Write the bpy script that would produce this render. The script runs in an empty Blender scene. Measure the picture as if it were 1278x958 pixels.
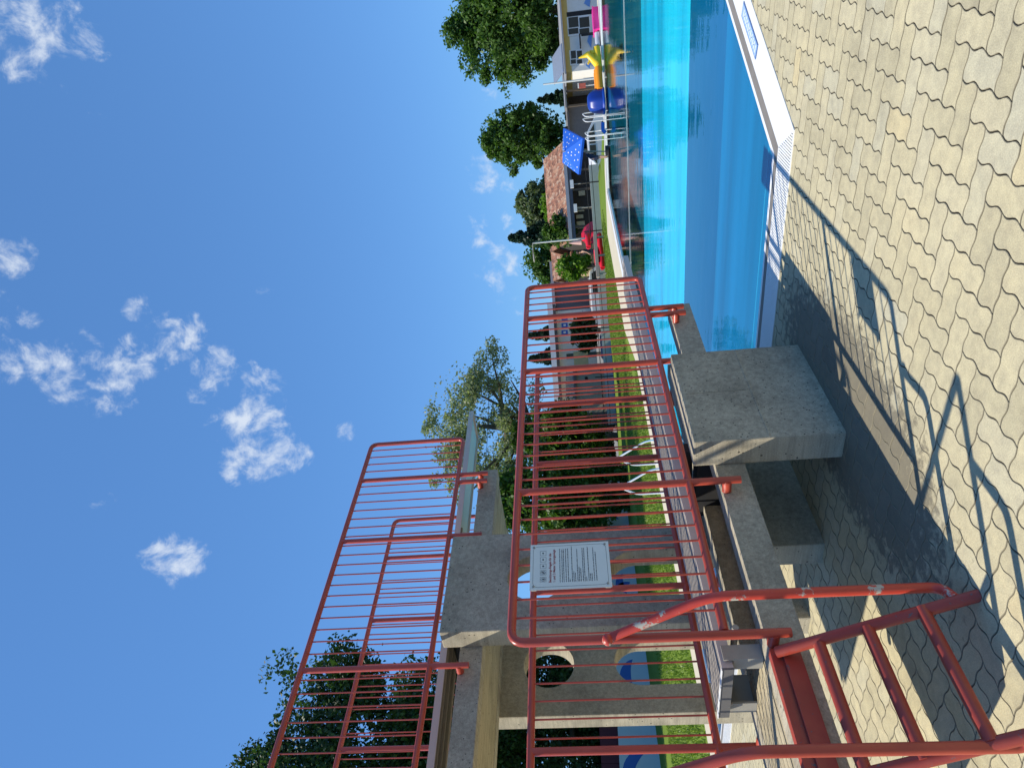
import bpy, bmesh, math, random
import numpy as np
from mathutils import Vector, Matrix

# ------------------------------------------------------------------ camera
F_PX, PITCH, ROLL, YAW, EYE = 880.0, math.radians(5.76), math.radians(4.31), math.radians(34.61), 1.6
CY, SY = math.cos(YAW), math.sin(YAW)
S = bpy.context.scene
def c2w(r, d, z): return (r*CY - d*SY, r*SY + d*CY, z)      # view-aligned ground frame -> world
def rdir(px, py):
    a, b = (958-py)-479, 639-px
    c, s = math.cos(ROLL), math.sin(ROLL)
    x, y = (a*c+b*s)/F_PX, (-a*s+b*c)/F_PX
    return (x, math.cos(PITCH)-y*math.sin(PITCH), math.sin(PITCH)+y*math.cos(PITCH))
def rp(px, py, D):                                           # picture point at forward distance D, in the view-aligned frame
    d = rdir(px, py); t = D/d[1]
    return (t*d[0], D, EYE+t*d[2])
def wd(px, py):
    d = rdir(px, py); return Vector(c2w(*d)).normalized()
cam_d = bpy.data.cameras.new('camera'); cam = bpy.data.objects.new('camera', cam_d)
S.collection.objects.link(cam); S.camera = cam
cam_d.sensor_width = 36; cam_d.sensor_fit = 'HORIZONTAL'; cam_d.lens = 36*F_PX/1278
cam_d.clip_start = .05; cam_d.clip_end = 3000
c_, s_, cp, sp = math.cos(ROLL), math.sin(ROLL), math.cos(PITCH), math.sin(PITCH)
vr = Vector(c2w(c_, s_*sp, -s_*cp)); vu = Vector(c2w(s_, -c_*sp, c_*cp)); vf = Vector(c2w(0, cp, sp))
right, up, back = -vu, vr, -vf
M = Matrix(((right.x, up.x, back.x, 0), (right.y, up.y, back.y, 0), (right.z, up.z, back.z, EYE), (0, 0, 0, 1)))
cam.matrix_world = M

# ------------------------------------------------------------------ light
SUN_EL, SUN_AZ = math.radians(51.7), math.radians(226.0)
to_sun = Vector((math.sin(SUN_AZ)*math.cos(SUN_EL), math.cos(SUN_AZ)*math.cos(SUN_EL), math.sin(SUN_EL)))
sd = bpy.data.lights.new('sun', 'SUN'); sd.energy = 5.0; sd.angle = math.radians(.5); sd.color = (1, .93, .80)
so = bpy.data.objects.new('sun', sd); S.collection.objects.link(so)
so.rotation_euler = to_sun.to_track_quat('Z', 'Y').to_euler(); so.location = (-20, -20, 40)
S.view_settings.view_transform = 'Standard'; S.view_settings.look = 'None'
S.view_settings.exposure = 0.2; S.view_settings.gamma = 1.0; S.view_settings.use_curve_mapping = False

w = bpy.data.worlds.new('World'); S.world = w; w.use_nodes = True
nt = w.node_tree; N = nt.nodes; L = nt.links
for n in list(N): N.remove(n)
out = N.new('ShaderNodeOutputWorld'); bg = N.new('ShaderNodeBackground'); sky = N.new('ShaderNodeTexSky')
sky.sky_type = 'NISHITA'; sky.sun_disc = False; sky.sun_elevation = SUN_EL; sky.sun_rotation = SUN_AZ
sky.air_density = 1.0; sky.dust_density = .15; sky.ozone_density = 3.0; sky.altitude = 400
bg.inputs['Strength'].default_value = .13
tc = N.new('ShaderNodeTexCoord')
def wm(op, a, b=None, c=None, cl=False):
    n = N.new('ShaderNodeMath'); n.operation = op; n.use_clamp = cl
    for i, v in enumerate((a, b, c)):
        if v is None: continue
        if isinstance(v, (int, float)): n.inputs[i].default_value = v
        else: L.new(v, n.inputs[i])
    return n.outputs[0]
# fair-weather clouds, each a noise-edged puff at its own direction in the sky: (px, py, radius in px, density)
CLOUDS = [(25, 35, 58, .75), (75, 22, 30, .7), (108, 47, 24, .9), (75, 98, 26, .55), (18, 70, 40, .55), (118, 152, 12, .45),
          (15, 320, 24, .85), (10, 395, 30, .6), (40, 408, 22, .55), (5, 463, 24, .9), (68, 452, 36, .9), (100, 440, 30, .85),
          (105, 480, 36, .9), (140, 485, 26, .8), (173, 384, 16, .75), (167, 448, 30, .95), (220, 425, 34, .9), (264, 462, 26, .95),
          (245, 488, 14, .5), (322, 478, 24, .65), (318, 545, 44, 1.05), (340, 560, 36, 1.0), (300, 575, 24, .8), (215, 697, 32, .95),
          (250, 702, 13, .5), (126, 625, 16, .42), (330, 372, 10, .3), (433, 538, 10, .25),
          (618, 240, 24, .55), (615, 290, 26, .75), (625, 330, 24, .7), (637, 362, 18, .5), (596, 120, 18, .35), (608, 200, 22, .3), (640, 385, 16, .3)]
acc = None
for px, py, rad, den in CLOUDS:
    v = wd(px, py); dn = N.new('ShaderNodeVectorMath'); dn.operation = 'DOT_PRODUCT'
    L.new(tc.outputs['Generated'], dn.inputs[0]); dn.inputs[1].default_value = v
    d = rdir(px, py); loc = math.cos(math.atan(math.hypot((479-(958-py)), 639-px)/F_PX))**2
    ang = rad/F_PX*loc*1.15 + .003
    mr = N.new('ShaderNodeMapRange'); mr.interpolation_type = 'SMOOTHSTEP'
    L.new(dn.outputs['Value'], mr.inputs['Value'])
    mr.inputs['From Min'].default_value = math.cos(ang*1.35); mr.inputs['From Max'].default_value = math.cos(ang*.12)
    mr.inputs['To Max'].default_value = den
    acc = mr.outputs[0] if acc is None else wm('MAXIMUM', acc, mr.outputs[0])
def wnoise(sc, det, rough, dist=0.0):
    n = N.new('ShaderNodeTexNoise'); n.inputs['Scale'].default_value = sc; n.inputs['Detail'].default_value = det
    n.inputs['Roughness'].default_value = rough; n.inputs['Distortion'].default_value = dist
    L.new(tc.outputs['Generated'], n.inputs['Vector']); return n.outputs['Fac']
nz = wm('ADD', wm('MULTIPLY', wnoise(26, 8, .62, .35), .84), wm('MULTIPLY', wnoise(70, 6, .6), .16))
cl = wm('SUBTRACT', wm('ADD', acc, wm('MULTIPLY', wm('SUBTRACT', nz, .5), 4.4)), .48)
mr = N.new('ShaderNodeMapRange'); mr.interpolation_type = 'SMOOTHSTEP'; L.new(cl, mr.inputs['Value'])
mr.inputs['From Min'].default_value = 0; mr.inputs['From Max'].default_value = 1.15
gate = N.new('ShaderNodeMapRange'); gate.interpolation_type = 'SMOOTHSTEP'; L.new(acc, gate.inputs['Value']); gate.inputs['From Min'].default_value = 0; gate.inputs['From Max'].default_value = .18
cf = wm('MULTIPLY', wm('MULTIPLY', mr.outputs[0], gate.outputs[0]), .86)
hsv = N.new('ShaderNodeHueSaturation'); L.new(sky.outputs[0], hsv.inputs['Color']); hsv.inputs['Saturation'].default_value = 1.0
tint = N.new('ShaderNodeMixRGB'); tint.blend_type = 'MULTIPLY'; tint.inputs[0].default_value = 1; L.new(hsv.outputs[0], tint.inputs[1]); tint.inputs[2].default_value = (.84, 1.12, 1.38, 1)
gam = N.new('ShaderNodeGamma'); L.new(tint.outputs[0], gam.inputs[0]); gam.inputs[1].default_value = .5
sc2 = N.new('ShaderNodeMixRGB'); sc2.blend_type = 'MULTIPLY'; sc2.inputs[0].default_value = 1; L.new(gam.outputs[0], sc2.inputs[1]); sc2.inputs[2].default_value = (.78, 1.33, 2.05, 1)
mix = N.new('ShaderNodeMixRGB'); L.new(cf, mix.inputs[0]); L.new(sc2.outputs[0], mix.inputs[1]); mix.inputs[2].default_value = (5.2, 5.7, 6.4, 1)
L.new(mix.outputs[0], bg.inputs['Color']); L.new(bg.outputs[0], out.inputs['Surface'])

# ------------------------------------------------------------------ helpers
rng = random.Random(7)
class MB:
    def __init__(s): s.v = []; s.f = []; s.sm = False
    def add(s, vs, fs):
        o = len(s.v); s.v += [tuple(p) for p in vs]; s.f += [tuple(i+o for i in f) for f in fs]; return s
    def box(s, x0, x1, y0, y1, z0, z1):
        return s.add([(x0,y0,z0),(x1,y0,z0),(x1,y1,z0),(x0,y1,z0),(x0,y0,z1),(x1,y0,z1),(x1,y1,z1),(x0,y1,z1)],
                     [(0,3,2,1),(4,5,6,7),(0,1,5,4),(1,2,6,5),(2,3,7,6),(3,0,4,7)])
    def quad(s, a, b, c, d): return s.add([a,b,c,d], [(0,1,2,3)])
    def tube(s, pts, r, n=10, closed=False):
        s.sm = True
        P = [Vector(p) for p in pts]; m = len(P); rs = r if isinstance(r, (list, tuple)) else [r]*m
        o = len(s.v); prev = None
        for i, p in enumerate(P):
            if closed: t = (P[(i+1) % m]-P[i-1]).normalized()
            elif i == 0: t = (P[1]-P[0]).normalized()
            elif i == m-1: t = (P[-1]-P[-2]).normalized()
            else: t = ((P[i+1]-p).normalized()+(p-P[i-1]).normalized()).normalized()
            if prev is None:
                a = t.cross(Vector((0,0,1))); a = a if a.length > .1 else t.cross(Vector((1,0,0))); a.normalize()
            else:
                a = prev - t*prev.dot(t); a.normalize()
            prev = a; b = t.cross(a)
            for k in range(n):
                an = 2*math.pi*k/n; q = p + (a*math.cos(an)+b*math.sin(an))*rs[i]; s.v.append(tuple(q))
        for i in range(m if closed else m-1):
            j = (i+1) % m
            for k in range(n):
                k2 = (k+1) % n; s.f.append((o+i*n+k, o+i*n+k2, o+j*n+k2, o+j*n+k))
        if not closed:
            s.f.append(tuple(o+k for k in reversed(range(n)))); s.f.append(tuple(o+(m-1)*n+k for k in range(n)))
        return s
    def ell(s, c, r, nu=12, nv=8):
        s.sm = True
        o = len(s.v)
        for j in range(nv+1):
            ph = math.pi*j/nv
            for i in range(nu):
                th = 2*math.pi*i/nu
                s.v.append((c[0]+r[0]*math.sin(ph)*math.cos(th), c[1]+r[1]*math.sin(ph)*math.sin(th), c[2]+r[2]*math.cos(ph)))
        for j in range(nv):
            for i in range(nu):
                i2 = (i+1) % nu; s.f.append((o+j*nu+i, o+(j+1)*nu+i, o+(j+1)*nu+i2, o+j*nu+i2))
        return s
    def prism(s, poly, p0, p1):       # polygon points (3-D functions) swept from offset p0 to p1
        n = len(poly); o = len(s.v)
        s.v += [tuple(Vector(p)+Vector(p0)) for p in poly]+[tuple(Vector(p)+Vector(p1)) for p in poly]
        s.f.append(tuple(o+i for i in reversed(range(n)))); s.f.append(tuple(o+n+i for i in range(n)))
        for i in range(n):
            j = (i+1) % n; s.f.append((o+i, o+j, o+n+j, o+n+i))
        return s
def bend(pts, rad=.08, n=5):           # rounds the corners of a polyline
    P = [Vector(p) for p in pts]; out = [P[0]]
    for i in range(1, len(P)-1):
        a, b, c = P[i-1], P[i], P[i+1]
        u, v = (a-b), (c-b); r = min(rad, u.length*.49, v.length*.49)
        A, C = b+u.normalized()*r, b+v.normalized()*r
        for k in range(n+1):
            t = k/n; out.append((1-t)**2*A+2*t*(1-t)*b+t*t*C)
    return out+[P[-1]]
def mkmesh(name, mb, mat, org=(0,0,0), bev=0):
    me = bpy.data.meshes.new(name); o = Vector(org)
    me.from_pydata([tuple(Vector(v)-o) for v in mb.v], [], mb.f); me.update()
    b = bmesh.new(); b.from_mesh(me)
    if bev:
        bmesh.ops.remove_doubles(b, verts=b.verts, dist=1e-5)
        bmesh.ops.bevel(b, geom=[e for e in b.edges if len(e.link_faces) == 2 and e.calc_face_angle(0) > .6], offset=bev, segments=2, affect='EDGES', profile=.6)
    bmesh.ops.recalc_face_normals(b, faces=b.faces); b.to_mesh(me); b.free()
    if mb.sm:
        me.polygons.foreach_set('use_smooth', [True]*len(me.polygons)); me.set_sharp_from_angle(angle=math.radians(40))
    me.materials.append(mat); return me
def link(o): S.collection.objects.link(o); return o
class Thing:
    def __init__(s, name, label, cat, org, frame='w', group=None):
        s.org = Vector(org); s.e = link(bpy.data.objects.new(name, None)); s.e.empty_display_size = .2
        s.e.location = org if frame == 'w' else c2w(*org); s.e.rotation_euler = (0, 0, 0 if frame == 'w' else YAW)
        s.e['label'] = label; s.e['category'] = cat
        if group: s.e['group'] = group
    def part(s, name, mb, mat, parent=None, label=None, bev=0):
        o = link(bpy.data.objects.new(name, mkmesh(name, mb, mat, s.org, bev))); o.parent = parent or s.e
        if label: o['label'] = label
        return o
def solo(name, label, cat, mb, mat, org, frame='w', group=None, bev=0):
    o = link(bpy.data.objects.new(name, mkmesh(name, mb, mat, org, bev)))
    o.location = org if frame == 'w' else c2w(*org); o.rotation_euler = (0, 0, 0 if frame == 'w' else YAW)
    o['label'] = label; o['category'] = cat
    if group: o['group'] = group
    return o
def struct(name, mb, mat, kind='structure', label=None):
    o = link(bpy.data.objects.new(name, mkmesh(name, mb, mat))); o['kind'] = kind
    if label: o['label'] = label
    return o
def dup_at(o, off):
    c = o.copy(); link(c); c.parent = o.parent; c.location = Vector(o.location)+Vector(off); return c

# ------------------------------------------------------------------ materials
def mat_base(name):
    m = bpy.data.materials.new(name); m.use_nodes = True; t = m.node_tree
    return m, t, t.nodes['Principled BSDF'], t.nodes, t.links
def simple(name, col, rough=.6, metal=0.0, var=.12, scale=6, bump=.0, bscale=60, spec=.5):
    m, t, b, N, L = mat_base(name); b.inputs['Roughness'].default_value = rough; b.inputs['Metallic'].default_value = metal
    b.inputs['Specular IOR Level'].default_value = spec
    tc = N.new('ShaderNodeTexCoord'); n = N.new('ShaderNodeTexNoise'); n.inputs['Scale'].default_value = scale; n.inputs['Detail'].default_value = 6
    L.new(tc.outputs['Object'], n.inputs['Vector']); r = N.new('ShaderNodeMixRGB')
    r.inputs[1].default_value = tuple(c*(1-var) for c in col)+(1,); r.inputs[2].default_value = tuple(min(1, c*(1+var)) for c in col)+(1,)
    L.new(n.outputs['Fac'], r.inputs[0]); L.new(r.outputs[0], b.inputs['Base Color'])
    if bump:
        n2 = N.new('ShaderNodeTexNoise'); n2.inputs['Scale'].default_value = bscale; n2.inputs['Detail'].default_value = 5
        L.new(tc.outputs['Object'], n2.inputs['Vector']); bp = N.new('ShaderNodeBump'); bp.inputs['Strength'].default_value = bump; bp.inputs['Distance'].default_value = .01
        L.new(n2.outputs['Fac'], bp.inputs['Height']); L.new(bp.outputs[0], b.inputs['Normal'])
    return m
def ramp(N, L, src, stops):
    r = N.new('ShaderNodeValToRGB'); L.new(src, r.inputs[0]); e = r.color_ramp.elements
    e[0].position, e[0].color = stops[0][0], tuple(stops[0][1])+(1,)
    e[1].position, e[1].color = stops[-1][0], tuple(stops[-1][1])+(1,)
    for p, c in stops[1:-1]:
        q = e.new(p); q.color = tuple(c)+(1,)
    return r.outputs[0]
def concrete(name, col, streak=(1, 14, 14)):
    m, t, b, N, L = mat_base(name); b.inputs['Roughness'].default_value = .9; b.inputs['Specular IOR Level'].default_value = .25
    tc = N.new('ShaderNodeTexCoord'); mp = N.new('ShaderNodeMapping'); mp.inputs['Scale'].default_value = streak; L.new(tc.outputs['Object'], mp.inputs[0])
    n1 = N.new('ShaderNodeTexNoise'); n1.inputs['Scale'].default_value = 2.2; n1.inputs['Detail'].default_value = 8; n1.inputs['Roughness'].default_value = .7; L.new(mp.outputs[0], n1.inputs['Vector'])
    n2 = N.new('ShaderNodeTexNoise'); n2.inputs['Scale'].default_value = 2.6; n2.inputs['Detail'].default_value = 7; n2.inputs['Roughness'].default_value = .65; L.new(tc.outputs['Object'], n2.inputs['Vector'])
    n3 = N.new('ShaderNodeTexNoise'); n3.inputs['Scale'].default_value = 120; n3.inputs['Detail'].default_value = 4; L.new(tc.outputs['Object'], n3.inputs['Vector'])
    d = lambda k: tuple(c*k for c in col)
    base = ramp(N, L, n2.outputs['Fac'], [(.3, d(.70)), (.5, d(.98)), (.72, d(1.16))])
    st = ramp(N, L, n1.outputs['Fac'], [(.3, (.62,.61,.60)), (.62, (1.1,1.09,1.06))])
    mx = N.new('ShaderNodeMixRGB'); mx.blend_type = 'MULTIPLY'; mx.inputs[0].default_value = .85; L.new(base, mx.inputs[1]); L.new(st, mx.inputs[2])
    gr = ramp(N, L, n3.outputs['Fac'], [(.3, (.72,.72,.72)), (.7, (1.15,1.15,1.15))])
    m2 = N.new('ShaderNodeMixRGB'); m2.blend_type = 'MULTIPLY'; m2.inputs[0].default_value = .7; L.new(mx.outputs[0], m2.inputs[1]); L.new(gr, m2.inputs[2])
    vo = N.new('ShaderNodeTexVoronoi'); vo.inputs['Scale'].default_value = 26; vo.inputs['Randomness'].default_value = 1; L.new(tc.outputs['Object'], vo.inputs['Vector'])
    sel = N.new('ShaderNodeSeparateColor'); L.new(vo.outputs['Color'], sel.inputs[0])
    th = N.new('ShaderNodeMath'); th.operation = 'MULTIPLY'; L.new(sel.outputs[0], th.inputs[0]); th.inputs[1].default_value = .30
    th2 = N.new('ShaderNodeMath'); th2.operation = 'SUBTRACT'; L.new(th.outputs[0], th2.inputs[0]); th2.inputs[1].default_value = .09
    lt = N.new('ShaderNodeMath'); lt.operation = 'LESS_THAN'; L.new(vo.outputs['Distance'], lt.inputs[0]); L.new(th2.outputs[0], lt.inputs[1])
    m3 = N.new('ShaderNodeMixRGB'); L.new(lt.outputs[0], m3.inputs[0]); L.new(m2.outputs[0], m3.inputs[1]); m3.inputs[2].default_value = d(.22)+(1,)
    L.new(m3.outputs[0], b.inputs['Base Color'])
    h = N.new('ShaderNodeMath'); h.operation = 'MULTIPLY_ADD'; L.new(lt.outputs[0], h.inputs[0]); h.inputs[1].default_value = -1.2; L.new(n3.outputs['Fac'], h.inputs[2])
    bp = N.new('ShaderNodeBump'); bp.inputs['Strength'].default_value = .55; bp.inputs['Distance'].default_value = .006; L.new(h.outputs[0], bp.inputs['Height']); L.new(bp.outputs[0], b.inputs['Normal'])
    return m
def paint(name, col, wear, bare=(.33,.31,.27), scale=9, rough=.33):
    m, t, b, N, L = mat_base(name); b.inputs['Specular IOR Level'].default_value = .55
    tc = N.new('ShaderNodeTexCoord')
    n1 = N.new('ShaderNodeTexNoise'); n1.inputs['Scale'].default_value = scale; n1.inputs['Detail'].default_value = 9; n1.inputs['Roughness'].default_value = .7; L.new(tc.outputs['Object'], n1.inputs['Vector'])
    n2 = N.new('ShaderNodeTexNoise'); n2.inputs['Scale'].default_value = 3; n2.inputs['Detail'].default_value = 5; L.new(tc.outputs['Object'], n2.inputs['Vector'])
    base = ramp(N, L, n2.outputs['Fac'], [(.3, tuple(c*.82 for c in col)), (.7, tuple(c*1.12 for c in col))])
    k = ramp(N, L, n1.outputs['Fac'], [(wear, (0,0,0)), (wear+.025, (1,1,1))])
    mx = N.new('ShaderNodeMixRGB'); L.new(k, mx.inputs[0]); L.new(base, mx.inputs[1]); mx.inputs[2].default_value = bare+(1,)
    L.new(mx.outputs[0], b.inputs['Base Color'])
    rr = ramp(N, L, n1.outputs['Fac'], [(.35, (rough-.06,)*3), (.7, (rough+.22,)*3)]); L.new(rr, b.inputs['Roughness'])
    bp = N.new('ShaderNodeBump'); bp.inputs['Strength'].default_value = .25; bp.inputs['Distance'].default_value = .003; L.new(n1.outputs['Fac'], bp.inputs['Height']); L.new(bp.outputs[0], b.inputs['Normal'])
    return m
def foliage(name, dark, light, trans=.35, rough=.5):
    m, t, b, N, L = mat_base(name); g = N.new('ShaderNodeNewGeometry')
    c = ramp(N, L, g.outputs['Random Per Island'], [(0, dark), (.55, tuple((x+y)/2 for x, y in zip(dark, light))), (1, light)])
    L.new(c, b.inputs['Base Color']); b.inputs['Roughness'].default_value = rough; b.inputs['Specular IOR Level'].default_value = .35
    tr = N.new('ShaderNodeBsdfTranslucent'); gm = N.new('ShaderNodeMixRGB'); gm.blend_type = 'MULTIPLY'; gm.inputs[0].default_value = 1
    L.new(c, gm.inputs[1]); gm.inputs[2].default_value = (1.3, 1.5, .6, 1); L.new(gm.outputs[0], tr.inputs['Color'])
    mx = N.new('ShaderNodeMixShader'); mx.inputs[0].default_value = trans; L.new(b.outputs[0], mx.inputs[1]); L.new(tr.outputs[0], mx.inputs[2])
    L.new(mx.outputs[0], N['Material Output'].inputs['Surface']); return m

M_conc = concrete('concrete', (.445, .40, .30))
M_conc2 = concrete('board_marked_concrete', (.47, .405, .27), (14, 1, 14))
M_red = paint('red_paint', (.46, .066, .036), .70, bare=(.16,.06,.05))
M_redw = paint('worn_red_paint', (.35, .050, .030), .62, bare=(.14,.10,.10), scale=26, rough=.45)
M_redp = paint('peeling_red_paint', (.56, .055, .03), .575, bare=(.45,.42,.34), scale=7)
M_alu = simple('anodised_aluminium', (.30, .265, .225), .65, .05, .2, 20)
M_aluw = simple('pale_aluminium_edge', (.56, .49, .43), .6, 0, .08)
M_steel = simple('galvanised_steel', (.33, .315, .27), .6, .2, .25, 12)
M_capd = simple('dark_end_cap', (.13,.125,.12), .6)
M_under = simple('pale_teal_board_coating', (.50, .60, .58), .55, 0, .06)
M_sign = simple('enamel_plate', (.70, .75, .71), .45, 0, .05, 8)
M_ink = simple('dark_ink', (.03, .045, .06), .7); M_redink = simple('red_ink', (.32, .02, .03), .7)
M_white = simple('white_gloss', (.80, .80, .78), .35, 0, .04, 4)
M_dark = simple('dark_void', (.02, .02, .022), .8)
M_black = simple('black_rubber', (.015, .015, .017), .7)

def paver_mat():
    m, t, b, N, L = mat_base('clay_coloured_paver'); g = N.new('ShaderNodeNewGeometry'); tc = N.new('ShaderNodeTexCoord')
    c = ramp(N, L, g.outputs['Random Per Island'], [(0, (.46,.408,.262)), (.3, (.51,.452,.288)), (.7, (.545,.48,.305)), (.93, (.50,.462,.325)), (1, (.56,.475,.28))])
    n1 = N.new('ShaderNodeTexNoise'); n1.inputs['Scale'].default_value = 1.1; n1.inputs['Detail'].default_value = 9; n1.inputs['Roughness'].default_value = .72; L.new(tc.outputs['Object'], n1.inputs['Vector'])
    n2 = N.new('ShaderNodeTexNoise'); n2.inputs['Scale'].default_value = 160; n2.inputs['Detail'].default_value = 3; L.new(tc.outputs['Object'], n2.inputs['Vector'])
    n3 = N.new('ShaderNodeTexNoise'); n3.inputs['Scale'].default_value = 14; n3.inputs['Detail'].default_value = 8; n3.inputs['Roughness'].default_value = .7; L.new(tc.outputs['Object'], n3.inputs['Vector'])
    a = ramp(N, L, n1.outputs['Fac'], [(.32, (.70,.69,.68)), (.47, (.96,.96,.96)), (.7, (1.08,1.05,1))])
    d = ramp(N, L, n2.outputs['Fac'], [(.25, (.78,.78,.78)), (.75, (1.16,1.16,1.16))])
    e = ramp(N, L, n3.outputs['Fac'], [(.34, (.80,.80,.82)), (.6, (1.04,1.04,1.02))])
    cur = c
    for x in (a, d, e):
        mx = N.new('ShaderNodeMixRGB'); mx.blend_type = 'MULTIPLY'; mx.inputs[0].default_value = .9; L.new(cur, mx.inputs[1]); L.new(x, mx.inputs[2]); cur = mx.outputs[0]
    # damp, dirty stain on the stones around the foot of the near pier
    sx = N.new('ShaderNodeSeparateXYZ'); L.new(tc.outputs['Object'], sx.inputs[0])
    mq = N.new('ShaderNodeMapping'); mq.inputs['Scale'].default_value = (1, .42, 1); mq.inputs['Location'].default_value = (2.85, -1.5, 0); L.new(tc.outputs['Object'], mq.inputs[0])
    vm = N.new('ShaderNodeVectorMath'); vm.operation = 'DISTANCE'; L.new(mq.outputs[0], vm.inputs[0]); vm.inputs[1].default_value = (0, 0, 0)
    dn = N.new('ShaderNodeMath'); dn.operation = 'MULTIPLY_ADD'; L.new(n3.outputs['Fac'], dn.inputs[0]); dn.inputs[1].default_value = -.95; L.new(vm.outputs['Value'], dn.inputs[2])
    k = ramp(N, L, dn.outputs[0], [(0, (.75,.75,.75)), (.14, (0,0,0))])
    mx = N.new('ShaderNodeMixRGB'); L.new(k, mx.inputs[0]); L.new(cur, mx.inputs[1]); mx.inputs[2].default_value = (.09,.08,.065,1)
    L.new(mx.outputs[0], b.inputs['Base Color'])
    b.inputs['Roughness'].default_value = .85; b.inputs['Specular IOR Level'].default_value = .3
    bp = N.new('ShaderNodeBump'); bp.inputs['Strength'].default_value = .5; bp.inputs['Distance'].default_value = .003; L.new(n2.outputs['Fac'], bp.inputs['Height']); L.new(bp.outputs[0], b.inputs['Normal'])
    return m
M_pav = paver_mat(); M_joint = simple('joint_grit', (.05,.042,.03), .95, 0, .3, 30, .6, 200)
def ground_mat(name, stops, s1=.6, s2=40, bump=.6):
    m, t, b, N, L = mat_base(name); tc = N.new('ShaderNodeTexCoord')
    n1 = N.new('ShaderNodeTexNoise'); n1.inputs['Scale'].default_value = s1; n1.inputs['Detail'].default_value = 10; n1.inputs['Roughness'].default_value = .7; L.new(tc.outputs['Object'], n1.inputs['Vector'])
    n2 = N.new('ShaderNodeTexNoise'); n2.inputs['Scale'].default_value = s2; n2.inputs['Detail'].default_value = 6; L.new(tc.outputs['Object'], n2.inputs['Vector'])
    ad = N.new('ShaderNodeMath'); ad.operation = 'MULTIPLY_ADD'; L.new(n1.outputs['Fac'], ad.inputs[0]); ad.inputs[1].default_value = .5
    hf = N.new('ShaderNodeMath'); hf.operation = 'MULTIPLY'; hf.inputs[1].default_value = .5; L.new(n2.outputs['Fac'], hf.inputs[0]); L.new(hf.outputs[0], ad.inputs[2])
    L.new(ramp(N, L, ad.outputs[0], stops), b.inputs['Base Color']); b.inputs['Roughness'].default_value = .95; b.inputs['Specular IOR Level'].default_value = .1
    bp = N.new('ShaderNodeBump'); bp.inputs['Strength'].default_value = bump; bp.inputs['Distance'].default_value = .02; L.new(n2.outputs['Fac'], bp.inputs['Height']); L.new(bp.outputs[0], b.inputs['Normal'])
    return m
M_grass = ground_mat('lawn', [(.3, (.10,.15,.022)), (.5, (.14,.21,.03)), (.7, (.19,.26,.045))])
M_path = ground_mat('pale_path_slabs', [(.3, (.48,.43,.32)), (.7, (.60,.54,.41))], .8, 30, .2)
M_yard = ground_mat('grey_yard', [(.3, (.16,.15,.13)), (.7, (.26,.25,.22))], .5, 12, .3)

# ------------------------------------------------------------------ ground and pool
def hz(x, y):
    D = -x*SY + y*CY; k = min(1, max(0, (x+13)/5)); t = min(1, max(0, (D-39+11*k)/6)); return -1.5*t*t*(3-2*t)
WL = -.05                                                # water level
dg = Vector((.40, .9165)); W = [(-10.5, 5.66), (-1.92, 5.66), (-1.92+8.2*dg.x, 5.66+8.2*dg.y), (-1.92+8.2*dg.x, 29.0), (-10.5, 29.0)]
def offset(poly, d):                                      # outward offset of a counter-clockwise convex polygon
    n = len(poly); ls = []
    for i in range(n):
        a, b = Vector(poly[i]), Vector(poly[(i+1) % n]); t = (b-a).normalized(); nn = Vector((t.y, -t.x)); ls.append((a+nn*d, t))
    out = []
    for i in range(n):
        (p, t), (q, u) = ls[i-1], ls[i]; den = t.x*u.y-t.y*u.x; k = ((q.x-p.x)*u.y-(q.y-p.y)*u.x)/den; out.append(tuple(p+t*k))
    return out
Nn, In, On = offset(W, .05), offset(W, .19), offset(W, .53)
def ring(mb, A, za, B, zb, idx=None):
    n = len(A)
    for i in (idx if idx is not None else range(n)):
        j = (i+1) % n; mb.quad((*A[i], za), (*A[j], za), (*B[j], zb), (*B[i], zb))
mb = MB()                                                 # ground sheet: rings around the pool out to the horizon
g0 = offset(W, .5); lv = [g0]
bm = bmesh.new()
xs = sorted(set([-900, -500, -250, -150, -100]+[round(v, 2) for v in np.arange(-80, 30, 4)]+[60, 120, 300, 700]))
ys = sorted(set([-600, -200, -60, -20, -8]+[round(v, 2) for v in np.arange(-2, 90, 4)]+[120, 180, 300, 600, 1200]))
vm_ = {}
for x in xs:
    for y in ys: vm_[x, y] = bm.verts.new((x, y, 0))
for i in range(len(xs)-1):
    for j in range(len(ys)-1): bm.faces.new((vm_[xs[i], ys[j]], vm_[xs[i+1], ys[j]], vm_[xs[i+1], ys[j+1]], vm_[xs[i], ys[j+1]]))
for i in range(len(g0)):                                  # cut the pool outline out of the sheet
    a, b_ = Vector(g0[i]), Vector(g0[(i+1) % len(g0)]); t = (b_-a).normalized()
    bmesh.ops.bisect_plane(bm, geom=bm.verts[:]+bm.edges[:]+bm.faces[:], plane_co=(a.x, a.y, 0), plane_no=(t.y, -t.x, 0))
def inside(poly, x, y):
    return all((poly[(i+1) % len(poly)][0]-poly[i][0])*(y-poly[i][1])-(poly[(i+1) % len(poly)][1]-poly[i][1])*(x-poly[i][0]) > 0 for i in range(len(poly)))
bmesh.ops.delete(bm, geom=[f for f in bm.faces if inside(g0, *f.calc_center_median().xy)], context='FACES')
for v in bm.verts: v.co.z = hz(v.co.x, v.co.y) - .035
me = bpy.data.meshes.new('ground'); bm.to_mesh(me); bm.free(); me.materials.append(M_yard)
o = link(bpy.data.objects.new('ground', me)); o['kind'] = 'structure'

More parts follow.
